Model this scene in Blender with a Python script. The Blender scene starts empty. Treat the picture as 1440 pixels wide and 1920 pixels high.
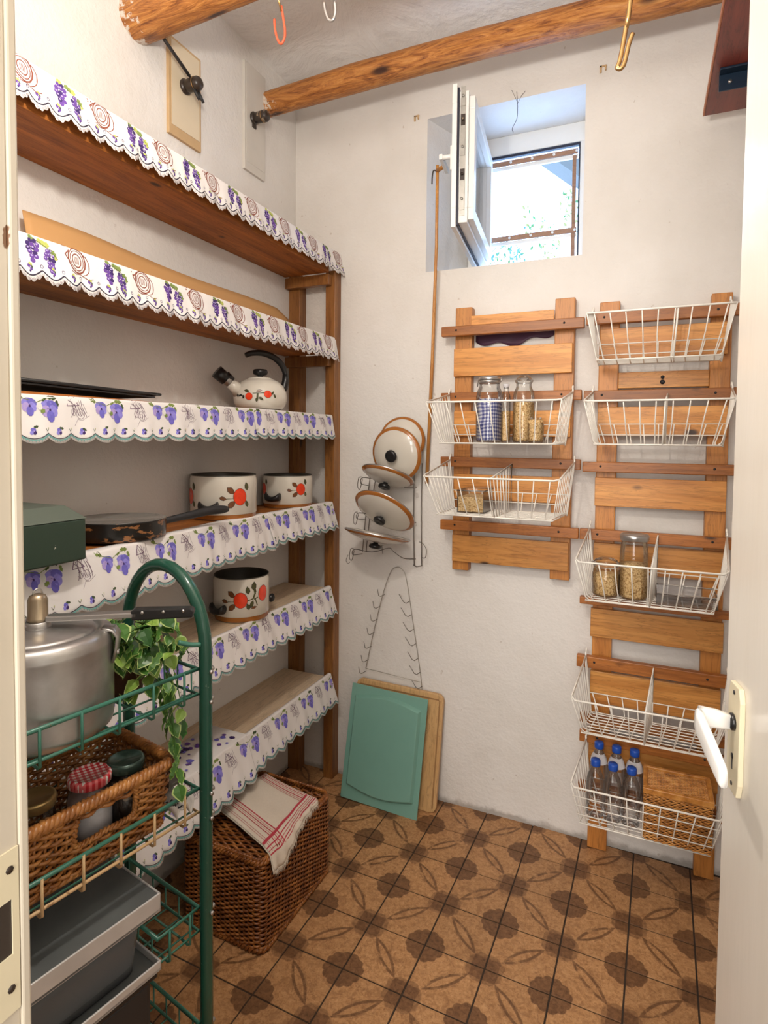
import bpy, math, random
from mathutils import Vector, Matrix, noise
PI = math.pi
random.seed(7)
scene = bpy.context.scene
COL = scene.collection

# ------------------------------------------------------------------ camera, world, lights, exposure
YAW, PITCH, ROLL = .4156, -.04186, .009355
FPX, CY, CAMZ = 1105.2, 871.8, 1.62
_F = Vector((-math.sin(YAW)*math.cos(PITCH), math.cos(YAW)*math.cos(PITCH), math.sin(PITCH)))
_R0 = Vector((math.cos(YAW), math.sin(YAW), 0)); _U0 = _R0.cross(_F)
_R = _R0*math.cos(ROLL)+_U0*math.sin(ROLL); _U = _U0*math.cos(ROLL)-_R0*math.sin(ROLL)
cd = bpy.data.cameras.new('camera'); cam = bpy.data.objects.new('camera', cd); COL.objects.link(cam)
m = Matrix.Identity(4)
for i in range(3):
    m[i][0] = _R[i]; m[i][1] = _U[i]; m[i][2] = -_F[i]
m[2][3] = CAMZ
cam.matrix_world = m
cd.sensor_fit = 'VERTICAL'; cd.sensor_height = 24.0; cd.lens = FPX/1920*24.0
cd.shift_x = 0.0; cd.shift_y = (CY-960)/1920
cd.clip_start = .02
scene.camera = cam
scene.view_settings.view_transform = 'Standard'; scene.view_settings.look = 'None'
scene.view_settings.gamma = 1.0; scene.view_settings.use_curve_mapping = False
scene.view_settings.exposure = -0.22

world = bpy.data.worlds.new('sky'); scene.world = world; world.use_nodes = True
wn = world.node_tree.nodes; wl = world.node_tree.links
bg = wn['Background']; bg.inputs[0].default_value = (.40, .62, 1.0, 1); bg.inputs[1].default_value = 10.0

def lamp(name, kind, loc, power, color, size=.1, rot=None, size_y=None):
    d = bpy.data.lights.new(name, kind); o = bpy.data.objects.new(name, d); COL.objects.link(o)
    o.location = loc; d.energy = power; d.color = color
    if kind == 'POINT': d.shadow_soft_size = size
    if kind == 'AREA':
        d.size = size
        if size_y: d.shape = 'RECTANGLE'; d.size_y = size_y
    if rot: o.rotation_euler = rot
    return o
lamp('ceiling_bulb_light', 'POINT', (-.64, .68, 2.52), 35, (1, .92, .82), .04)
lamp('hallway_fill_light', 'AREA', (-.05, -1.55, 2.5), 46, (1, .955, .895), .8, (math.radians(55), 0, 0))  # added soft fill from behind the camera, no known lamp there
lamp('doorway_fill_light', 'AREA', (-.1, -1.75, 1.4), 40, (1, .96, .90), 1.1, (math.radians(90), 0, math.radians(4)))  # another added fill, aimed through the doorway to lift the walls
lamp('ceiling_fill_light', 'AREA', (-.25, .50, 2.40), 19, (1, .95, .89), .30, (math.radians(180), 0, 0))  # made-up upward light out of view, brightens the ceiling and its bounce

# ------------------------------------------------------------------ node helpers
class NT:
    def __init__(s, name):
        s.m = bpy.data.materials.new(name); s.m.use_nodes = True
        s.n = s.m.node_tree.nodes; s.l = s.m.node_tree.links; s.b = s.n['Principled BSDF']
    def new(s, t, **k):
        n = s.n.new(t)
        for a, v in k.items(): setattr(n, a, v)
        return n
    def put(s, inp, v):
        if isinstance(v, bpy.types.NodeSocket): s.l.new(v, inp)
        elif isinstance(v, (tuple, list)) and len(v) == 3 and inp.type == 'RGBA': inp.default_value = (*v, 1)
        else: inp.default_value = v
    def math(s, op, a, b=0.0, c=None):
        n = s.new('ShaderNodeMath', operation=op); s.put(n.inputs[0], a); s.put(n.inputs[1], b)
        if c is not None: s.put(n.inputs[2], c)
        return n.outputs[0]
    def mix(s, f, a, b, blend='MIX'):
        n = s.new('ShaderNodeMix', data_type='RGBA', blend_type=blend)
        s.put(n.inputs[0], f); s.put(n.inputs[6], a); s.put(n.inputs[7], b); return n.outputs[2]
    def coord(s, kind='Object', scale=(1, 1, 1), loc=(0, 0, 0), rot=(0, 0, 0)):
        if kind == 'World': o = s.new('ShaderNodeNewGeometry').outputs['Position']
        else: o = s.new('ShaderNodeTexCoord').outputs[kind]
        mp = s.new('ShaderNodeMapping'); s.l.new(o, mp.inputs[0])
        mp.inputs['Scale'].default_value = scale; mp.inputs['Location'].default_value = loc; mp.inputs['Rotation'].default_value = rot
        return mp.outputs[0]
    def noise(s, v, scale=5, detail=4, rough=.55, dist=0.0):
        n = s.new('ShaderNodeTexNoise'); s.put(n.inputs['Vector'], v)
        n.inputs['Scale'].default_value = scale; n.inputs['Detail'].default_value = detail
        n.inputs['Roughness'].default_value = rough; n.inputs['Distortion'].default_value = dist
        return n.outputs[0]
    def vor(s, v, scale=5, feature='F1'):
        n = s.new('ShaderNodeTexVoronoi', feature=feature); s.put(n.inputs['Vector'], v); n.inputs['Scale'].default_value = scale
        return n.outputs['Distance']
    def ramp(s, f, stops):
        n = s.new('ShaderNodeValToRGB'); s.put(n.inputs[0], f); e = n.color_ramp.elements
        while len(e) < len(stops): e.new(.5)
        for q, (p, c) in zip(e, stops): q.position = p; q.color = (*c, 1) if len(c) == 3 else c
        return n.outputs[0]
    def step(s, v, lo, hi):
        n = s.new('ShaderNodeMapRange', interpolation_type='SMOOTHSTEP'); s.put(n.inputs[0], v)
        n.inputs[1].default_value = lo; n.inputs[2].default_value = hi; return n.outputs[0]
    def bump(s, h, strength=.3, dist=.01):
        n = s.new('ShaderNodeBump'); n.inputs['Strength'].default_value = strength; n.inputs['Distance'].default_value = dist
        s.put(n.inputs['Height'], h); s.l.new(n.outputs[0], s.b.inputs['Normal'])
    def out(s, color=None, rough=None, metal=None, **k):
        if color is not None: s.put(s.b.inputs['Base Color'], color)
        if rough is not None: s.put(s.b.inputs['Roughness'], rough)
        if metal is not None: s.put(s.b.inputs['Metallic'], metal)
        for a, v in k.items(): s.put(s.b.inputs[a.replace('_', ' ')], v)
        return s.m

def sh(c, f): return tuple(min(1, x*f) for x in c)
def plain(name, c, rough=.5, metal=0.0, var=.12, scale=25, bump=0, **k):
    t = NT(name); f = t.noise(t.coord('Object'), scale, 3)
    if bump: t.bump(t.noise(t.coord('Object'), scale*3, 3), bump, .002)
    return t.out(t.mix(f, sh(c, 1-var), sh(c, 1+var)), rough, metal, **k)

def wood(name, c1, c2, axis=0, rough=.42, knots=True, gs=1.0, dark=None):
    t = NT(name); oi = t.new('ShaderNodeObjectInfo')
    sc = [14*gs]*3; sc[axis] = 1.1*gs
    co = t.coord('Object', tuple(sc))
    off = t.new('ShaderNodeVectorMath', operation='ADD'); t.l.new(co, off.inputs[0])
    cm = t.new('ShaderNodeCombineXYZ'); r = t.math('MULTIPLY', oi.outputs['Random'], 37.0)
    for i in range(3): t.l.new(r, cm.inputs[i])
    t.l.new(cm.outputs[0], off.inputs[1]); v = off.outputs[0]
    n1 = t.noise(v, 1.6, 5, .6, .6); n2 = t.noise(v, 9, 4, .6, .3)
    base = t.ramp(n1, [(.28, c1), (.48, t_mid(c1, c2)), (.72, c2)])
    ring = t.math('FRACT', t.math('MULTIPLY', n1, 9.0)); line = t.step(ring, .0, .22)
    col = t.mix(t.math('MULTIPLY', t.math('SUBTRACT', 1.0, line), .42), base, dark or sh(c1, .45))
    col = t.mix(t.math('MULTIPLY', t.step(n2, .48, .72), .5), col, sh(c1, .6))
    if knots:
        ks = [9.0]*3; ks[axis] = 4.5
        kc = t.coord('Object', tuple(ks)); ad = t.new('ShaderNodeVectorMath', operation='ADD'); t.l.new(kc, ad.inputs[0]); t.l.new(cm.outputs[0], ad.inputs[1])
        kd = t.vor(ad.outputs[0], 1.0)
        col = t.mix(t.math('SUBTRACT', 1.0, t.step(kd, .05, .15)), col, (.045, .018, .008))
    tint = t.math('MULTIPLY_ADD', oi.outputs['Random'], .3, .85)
    hsv = t.new('ShaderNodeHueSaturation'); t.put(hsv.inputs['Color'], col); t.put(hsv.inputs['Value'], tint)
    t.bump(n2, .25, .002)
    return t.out(hsv.outputs[0], rough)
def t_mid(a, b): return tuple((x+y)/2 for x, y in zip(a, b))

M = {}
# plaster
t = NT('white_plaster'); w = t.coord('World')
n1 = t.noise(w, 2.2, 5); n2 = t.noise(w, 14, 6, .65); n3 = t.noise(w, 90, 3)
col = t.ramp(n1, [(.3, (.71, .68, .64)), (.6, (.79, .765, .735))])
sp = t.step(t.noise(w, 38, 2, .5), .74, .78); col = t.mix(t.math('MULTIPLY', sp, .35), col, (.35, .26, .18))
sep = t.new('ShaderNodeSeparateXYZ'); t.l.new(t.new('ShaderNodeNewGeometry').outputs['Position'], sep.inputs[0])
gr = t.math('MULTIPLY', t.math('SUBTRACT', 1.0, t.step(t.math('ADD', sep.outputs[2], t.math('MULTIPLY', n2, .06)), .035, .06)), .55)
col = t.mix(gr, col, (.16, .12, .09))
vs = t.vor(t.coord('World', (1, 1, 1.0)), 5.5)
t.bump(t.math('ADD', t.math('MULTIPLY', n2, .9), t.math('MULTIPLY', n3, .2)), .5, .012)
M['plaster'] = t.out(col, .85)
t = NT('ceiling_plaster'); w = t.coord('World')
n1 = t.noise(w, 3, 5, .6, 1.5); n2 = t.noise(w, 16, 5)
t.bump(t.math('ADD', n1, t.math('MULTIPLY', n2, .3)), .6, .03)
M['ceiling'] = t.out(t.mix(n2, (.78, .75, .72), (.88, .86, .84)), .9)
# tile
t = NT('patterned_floor_tile'); tc = t.new('ShaderNodeTexCoord'); sx = t.new('ShaderNodeSeparateXYZ'); t.l.new(tc.outputs['Object'], sx.inputs[0])
oi = t.new('ShaderNodeObjectInfo')
X = t.math('MULTIPLY', sx.outputs[0], 1/.196); Y = t.math('MULTIPLY', sx.outputs[1], 1/.189)
wv = t.coord('World'); wob = t.noise(wv, 26, 3); wob2 = t.noise(wv, 75, 5, .72, .8); wob3 = t.noise(wv, 9, 4)
ax = t.math('ABSOLUTE', X); ay = t.math('ABSOLUTE', Y)
dX = t.math('SUBTRACT', .5, ax); dY = t.math('SUBTRACT', .5, ay)
same = t.math('GREATER_THAN', t.math('MULTIPLY', X, Y), 0.0)        # corners carrying the rosettes
rr = t.math('SQRT', t.math('ADD', t.math('MULTIPLY', dX, dX), t.math('MULTIPLY', dY, dY)))
th = t.math('ARCTAN2', dY, dX); sc = t.math('ABSOLUTE', t.math('SINE', t.math('MULTIPLY', th, 6.0)))
rad = t.math('ADD', t.math('MULTIPLY_ADD', sc, .03, .275), t.math('MULTIPLY', wob, .05))
ros = t.math('MULTIPLY', same, t.step(t.math('SUBTRACT', rad, rr), -.008, .012))
mx = t.math('MAXIMUM', dX, dY); mn = t.math('ADD', dX, dY)
sq = t.math('SUBTRACT', t.math('MULTIPLY_ADD', wob, .07, .25), t.math('MAXIMUM', mx, t.math('MULTIPLY', mn, .66)))
sq = t.math('MULTIPLY', t.math('SUBTRACT', 1.0, same), t.step(sq, -.01, .02))
sq = t.math('MULTIPLY', sq, t.math('MULTIPLY_ADD', t.step(t.math('ADD', mx, t.math('MULTIPLY', wob, .06)), .235, .25), -.38, 1.0))
# lens loops on the other diagonal, thin ring around the rosettes
p = t.math('MULTIPLY', t.math('ADD', X, Y), .7071); q = t.math('MULTIPLY', t.math('SUBTRACT', X, Y), .7071)
qq = t.math('DIVIDE', q, .365); lens = t.math('MULTIPLY', t.math('SUBTRACT', 1.0, t.math('MULTIPLY', qq, qq)), .075)
ld = t.math('ABSOLUTE', t.math('SUBTRACT', t.math('ABSOLUTE', p), lens))
inl = t.math('LESS_THAN', t.math('ABSOLUTE', qq), 1.12)
ln = t.math('MULTIPLY', inl, t.math('SUBTRACT', 1.0, t.step(ld, .014, .034)))
ln = t.math('MULTIPLY', ln, t.step(wob, .3, .45))
ring = t.math('MULTIPLY', t.math('SUBTRACT', 1.0, t.step(t.math('ABSOLUTE', t.math('SUBTRACT', rr, .60)), .004, .018)), .35)
ring = t.math('MULTIPLY', ring, same)
base = t.ramp(wob2, [(.28, (.26, .115, .04)), (.46, (.45, .23, .095)), (.72, (.60, .34, .16))])
base = t.mix(t.math('MULTIPLY', t.step(t.noise(wv, 160, 3, .7), .56, .66), .45), base, (.20, .09, .035))
base = t.mix(t.math('MULTIPLY', t.step(t.noise(wv, 22, 6, .75, 1.5), .46, .66), .7), base, (.27, .125, .048))
dk = t.ramp(wob2, [(.3, (.075, .030, .011)), (.7, (.22, .10, .040))])
k = t.math('MAXIMUM', t.math('MULTIPLY', ros, .9), t.math('MULTIPLY', sq, .92))
k = t.math('MAXIMUM', k, t.math('MULTIPLY', ln, .85)); k = t.math('MAXIMUM', k, ring)
k = t.math('MULTIPLY', k, t.step(wob3, .1, .35))
col = t.mix(k, base, dk)
hs = t.new('ShaderNodeHueSaturation'); t.put(hs.inputs['Color'], col); t.put(hs.inputs['Value'], t.math('MULTIPLY_ADD', oi.outputs['Random'], .16, .92))
t.bump(wob2, .22, .003)
M['tile'] = t.out(hs.outputs[0], t.math('MULTIPLY_ADD', wob, .2, .42))
M['grout'] = plain('tile_grout', (.045, .028, .018), .9)
# woods
M['pine_x'] = wood('stained_pine_rail', (.38, .135, .028), (.60, .27, .07), 0)
M['pine_x2'] = wood('honey_pine_board', (.48, .175, .030), (.80, .38, .10), 0)
M['pine_z'] = wood('stained_pine_upright', (.44, .155, .028), (.68, .29, .068), 2)
M['bar'] = wood('red_brown_pine_bar', (.25, .078, .013), (.45, .16, .032), 0)
M['post'] = wood('dark_stained_post', (.17, .058, .014), (.38, .165, .042), 2)
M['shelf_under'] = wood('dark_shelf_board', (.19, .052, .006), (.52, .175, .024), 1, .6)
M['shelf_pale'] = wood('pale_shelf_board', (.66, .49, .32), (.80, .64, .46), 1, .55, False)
M['cut_board'] = wood('pale_beech_board', (.55, .32, .13), (.68, .43, .20), 2, .5, False)
M['red_board'] = wood('red_stained_board', (.13, .022, .014), (.26, .05, .028), 1, .3, True, 1.0, (.02, .004, .004))
M['red_edge'] = plain('orange_board_edge', (.45, .16, .07), .5)
M['stick'] = wood('varnished_stick', (.36, .14, .03), (.58, .28, .08), 2, .35, False, 3)
t = NT('peeled_log'); v = t.coord('Object', (4.5, 34, 34)); n1 = t.noise(v, 1.0, 7, .72, 2.4); n2 = t.noise(t.coord('Object', (6, 60, 60)), 1.0, 4)
col = t.ramp(n1, [(.30, (.07, .018, .006)), (.40, (.26, .08, .015)), (.52, (.50, .19, .04)), (.68, (.68, .32, .085))])
kd = t.vor(t.coord('Object', (3.5, 10, 10), (.3, 0, 0)), 1.0); col = t.mix(t.math('SUBTRACT', 1.0, t.step(kd, .07, .2)), col, (.06, .02, .01))
se = t.new('ShaderNodeSeparateXYZ'); t.l.new(t.new('ShaderNodeNewGeometry').outputs['Position'], se.inputs[0])
pt = t.math('SUBTRACT', 1.0, t.step(t.math('ADD', se.outputs[0], t.math('MULTIPLY', t.noise(t.coord('World'), 30, 5, .7), -.42)), -1.79, -1.765))
col = t.mix(pt, col, (.74, .66, .58))
t.bump(t.math('ADD', n1, t.math('MULTIPLY', n2, .4)), .6, .012)
M['log'] = t.out(col, .38)
# wicker
def wick(name, c1, c2, sc=30):
    t = NT(name); n = t.noise(t.coord('Object'), sc, 4, .6); n2 = t.noise(t.coord('Object'), sc*6, 2)
    col = t.ramp(n, [(.25, sh(c1, .45)), (.45, c1), (.7, c2)])
    t.bump(n2, .3, .001)
    return t.out(col, .32)
M['wick_dark'] = wick('brown_varnished_wicker', (.19, .058, .012), (.42, .16, .036))
M['wick_light'] = wick('golden_brown_wicker', (.30, .11, .025), (.55, .25, .07))
M['wick_box'] = wick('orange_straw_weave', (.50, .20, .04), (.72, .36, .10))
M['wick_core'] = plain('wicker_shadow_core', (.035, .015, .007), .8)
# metals, plastics, cloth
def worn(name, c, c2, rough=.35, th=.66, sc=60, metal=0.0):
    t = NT(name); n = t.step(t.noise(t.coord('Object'), sc, 3), th, th+.04)
    return t.out(t.mix(n, c, c2), rough, metal)
M['wire_white'] = worn('white_coated_wire', (.90, .87, .80), (.22, .12, .07), .35, .72, 70)
M['green_paint'] = worn('dark_green_enamel', (.016, .078, .052), (.09, .18, .13), .2, .70, 90)
M['green_wire'] = worn('green_enamel_wire', (.045, .175, .125), (.16, .075, .03), .28, .70, 40)
M['cream_wire'] = worn('worn_cream_wire', (.62, .42, .22), (.35, .20, .09), .45, .6, 40)
t = NT('brushed_aluminium'); n = t.noise(t.coord('Object', (1, 1, 22)), 6, 4); n3 = t.noise(t.coord('Object'), 30, 5)
M['alu'] = t.out(t.mix(n3, (.36, .35, .335), (.62, .61, .60)), t.math('MULTIPLY_ADD', n, .2, .27), .92)
M['steel'] = plain('grey_steel', (.50, .49, .48), .3, .9)
M['tray_metal'] = plain('scuffed_sheet_metal', (.62, .61, .60), .36, .35, .2, 14)
M['tray_dark'] = plain('dull_grey_tray_bed', (.15, .165, .165), .42, .35, .35, 9)
M['rack_wire'] = plain('dark_chrome_wire', (.22, .20, .18), .3, .85)
M['pale_wire'] = plain('thin_silver_wire', (.48, .45, .40), .4, .7)
M['black'] = plain('black_plastic', (.012, .012, .013), .3)
M['black_matt'] = plain('black_matt_metal', (.02, .02, .022), .5)
M['fixture'] = worn('brown_black_bakelite', (.035, .024, .018), (.30, .22, .15), .35, .62, 30)
M['enamel'] = plain('cream_enamel', (.72, .68, .60), .14, 0, .03, 9)
M['enamel_lid'] = plain('off_white_enamel_lid', (.66, .62, .55), .12, 0, .03, 9)
M['enamel_rim'] = plain('amber_brown_rim', (.38, .135, .025), .22, 0, .25, 20)
M['pot_inside'] = plain('dark_pot_interior', (.055, .05, .04), .35)
t = NT('chipped_black_pan'); n = t.noise(t.coord('Object', (1, 1, 2.2)), 26, 5, .6)
M['pan'] = t.out(t.mix(t.step(n, .56, .59), (.012, .011, .010), (.34, .15, .055)), .3)
M['pan_lid'] = plain('dull_grey_pan_inside', (.34, .33, .31), .22, .5, .12)
M['green_tin'] = worn('dark_green_painted_tin', (.028, .052, .036), (.68, .66, .58), .4, .685, 34)
M['green_tin_top'] = worn('grey_green_tin_lid', (.11, .135, .11), (.55, .52, .46), .45, .72, 30)
M['teal'] = plain('turquoise_plastic', (.19, .385, .32), .38, 0, .06, 12)
M['white_paint'] = None
t = NT('white_gloss_paint'); n = t.noise(t.coord('World', (9, 9, 1.2)), 3, 4)
t.bump(n, .12, .004); M['white_paint'] = t.out(t.mix(n, (.74, .69, .61), (.80, .76, .70)), .2)
t = NT('chipped_cream_paint'); n = t.noise(t.coord('World', (1, 1, .6)), 22, 5); n2 = t.noise(t.coord('World'), 5, 3)
M['jamb'] = t.out(t.mix(t.step(n, .70, .72), t.mix(n2, (.56, .49, .38), (.68, .62, .53)), (.20, .10, .05)), .35)
M['handle_white'] = plain('white_handle_plastic', (.86, .85, .83), .3, 0, .02)
M['handle_shade'] = plain('worn_handle_metal', (.30, .26, .19), .35, .5)
M['plate_cream'] = plain('cream_plastic_plate', (.74, .66, .47), .35, 0, .03)
M['upvc'] = plain('white_window_plastic', (.80, .80, .78), .3, 0, .03)
M['upvc_gray'] = plain('grey_window_hardware', (.42, .41, .38), .4, .6, .25, 60)
M['gasket'] = plain('black_rubber_seal', (.008, .01, .03), .5)
M['strip'] = wood('brown_screen_batten', (.24, .12, .07), (.36, .20, .12), 0, .5, False, 3)
t = NT('clear_glass'); M['glass'] = t.out((1, 1, 1), .02, 0, Transmission_Weight=1.0, IOR=1.45)
def thinglass(name, c, a, rough=.05):
    t = NT(name); n = t.new('ShaderNodeBsdfTransparent'); n.inputs[0].default_value = (*c, 1)
    g = t.new('ShaderNodeBsdfGlossy'); g.inputs['Roughness'].default_value = rough
    fr = t.new('ShaderNodeFresnel'); fr.inputs[0].default_value = 1.45
    mx = t.new('ShaderNodeMixShader'); t.put(mx.inputs[0], t.math('ADD', t.math('MULTIPLY', fr.outputs[0], a), .02))
    t.l.new(n.outputs[0], mx.inputs[1]); t.l.new(g.outputs[0], mx.inputs[2])
    o = [x for x in t.n if x.type == 'OUTPUT_MATERIAL'][0]; t.l.new(mx.outputs[0], o.inputs[0]); return t.m
M['jar_glass'] = thinglass('thin_jar_glass', (.97, .975, .97), .8)
M['bottle_pet'] = thinglass('clear_bottle_plastic', (.975, .98, .99), .8, .08)
t = NT('smoky_clear_plastic'); M['tub'] = t.out((.26, .27, .28), .22, 0, Transmission_Weight=.55, IOR=1.2)
M['cap_blue'] = plain('blue_screw_cap', (.012, .075, .42), .35, 0, .03)
M['label_pale'] = plain('pale_grey_label', (.62, .60, .62), .5, 0, .2, 60)
M['cream_plate'] = plain('yellowed_panel_paint', (.70, .60, .44), .6, 0, .08, 6)
M['grey_plate'] = plain('grey_white_panel_paint', (.64, .61, .56), .6, 0, .08, 10)
M['panel_wood'] = plain('bare_panel_wood', (.56, .38, .20), .6)
M['orange_coat'] = plain('orange_red_rubber', (.80, .10, .04), .35, 0, .05)
M['brass'] = plain('aged_brass', (.50, .30, .12), .3, .85, .15)
M['blue_black'] = plain('blue_black_bracket', (.008, .022, .045), .35, .2)
M['cardboard'] = plain('orange_brown_cardboard', (.66, .37, .15), .75, 0, .07, 4)
M['cloth'] = plain('white_shelf_cloth', (.80, .77, .76), .85, 0, .03, 8)
M['lace'] = plain('white_lace_edge', (.74, .74, .71), .9, 0, .12, 240)
def ink(n, c): M[n] = plain(n+'_print', c, .85, 0, .25, 120); return M[n]
ink('purple', (.13, .055, .30)); ink('purple_dark', (.045, .02, .13)); ink('lilac', (.42, .33, .68))
ink('violet_blue', (.16, .14, .56)); ink('violet_mid', (.27, .24, .70)); ink('leaf_ink', (.20, .27, .07)); ink('leaf_dark', (.055, .085, .035))
ink('sepia', (.24, .065, .04)); ink('sketch', (.18, .11, .17)); ink('ink_black', (.03, .025, .05)); ink('teal_ink', (.15, .36, .34)); ink('lime', (.45, .50, .12))
M['red_fruit'] = plain('red_orange_fruit_print', (.80, .055, .015), .2, 0, .25, 60)
M['brown_leaf'] = plain('brown_leaf_print', (.17, .06, .02), .25, 0, .5, 90)
M['olive_leaf'] = plain('olive_leaf_print', (.085, .085, .035), .25, 0, .5, 90)
t = NT('red_gingham_lid'); se = t.new('ShaderNodeSeparateXYZ'); t.l.new(t.coord('Object', (1, 1, 1), (0, 0, 0), (0, 0, .5)), se.inputs[0])
gx = t.math('GREATER_THAN', t.math('SINE', t.math('MULTIPLY', se.outputs[0], 620.0)), 0.0); gy = t.math('GREATER_THAN', t.math('SINE', t.math('MULTIPLY', se.outputs[1], 620.0)), 0.0)
M['gingham_red'] = t.out(t.ramp(t.math('MULTIPLY', t.math('ADD', gx, gy), .5), [(.1, (.86, .80, .76)), (.5, (.75, .16, .17)), (.9, (.55, .02, .03))]), .3)
t = NT('blue_gingham_cloth'); se = t.new('ShaderNodeSeparateXYZ'); t.l.new(t.coord('Object'), se.inputs[0])
wz = t.math('ADD', se.outputs[2], t.math('MULTIPLY', t.noise(t.coord('Object'), 12, 2), .02)); wx = t.math('ADD', t.math('ADD', se.outputs[0], se.outputs[1]), t.math('MULTIPLY', t.noise(t.coord('Object'), 9, 2), .02))
gx = t.math('GREATER_THAN', t.math('SINE', t.math('MULTIPLY', wx, 480.0)), 0.0); gy = t.math('GREATER_THAN', t.math('SINE', t.math('MULTIPLY', wz, 480.0)), 0.0)
M['gingham_blue'] = t.out(t.ramp(t.math('MULTIPLY', t.math('ADD', gx, gy), .5), [(.1, (.70, .70, .72)), (.5, (.26, .27, .46)), (.9, (.05, .06, .22))]), .8)
t = NT('grain_fill'); v = t.vor(t.coord('Object'), 190); 
t.bump(v, .8, .004); M['grain'] = t.out(t.ramp(v, [(.2, (.88, .66, .36)), (.6, (.70, .45, .19)), (.85, (.36, .19, .06))]), .6)
M['linen'] = plain('natural_linen', (.70, .62, .52), .9, 0, .08, 200, .3)
M['linen_red'] = plain('red_stripe_thread', (.48, .045, .07), .9, 0, .12, 200)
M['terracotta'] = plain('dark_brown_flower_pot', (.10, .045, .025), .5)
M['leaf_a'] = plain('mid_green_leaf', (.055, .155, .025), .35, 0, .5, 45)
M['leaf_b'] = plain('yellow_green_leaf', (.22, .36, .06), .4, 0, .4, 45)
M['leaf_c'] = plain('deep_green_leaf', (.028, .095, .022), .35, 0, .4, 45)
M['leaf_edge'] = plain('pale_leaf_margin', (.38, .48, .16), .4, 0, .2, 45)
M['gold_lid'] = plain('brass_coloured_jar_lid', (.42, .29, .12), .3, .7, .25, 20)
M['green_lid'] = plain('dark_green_jar_lid', (.05, .085, .07), .25, .4, .2, 20)
M['grey_pan'] = plain('dull_grey_baking_tin', (.16, .15, .13), .4, .4)
M['bw_cloth'] = plain('white_patterned_oilcloth', (.74, .70, .66), .5)
M['outside_wall'] = plain('pale_outside_wall', (.85, .85, .83), .9)
M['roof'] = plain('grey_eave_board', (.075, .07, .06), .8)
M['bush_green'] = plain('outdoor_green_leaf', (.05, .14, .03), .6, 0, .3)
M['bush_yellow'] = plain('outdoor_yellow_leaf', (.20, .17, .045), .6, 0, .3)
M['bush_blue'] = plain('outdoor_blue_green_leaf', (.05, .14, .13), .6, 0, .3)
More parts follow.
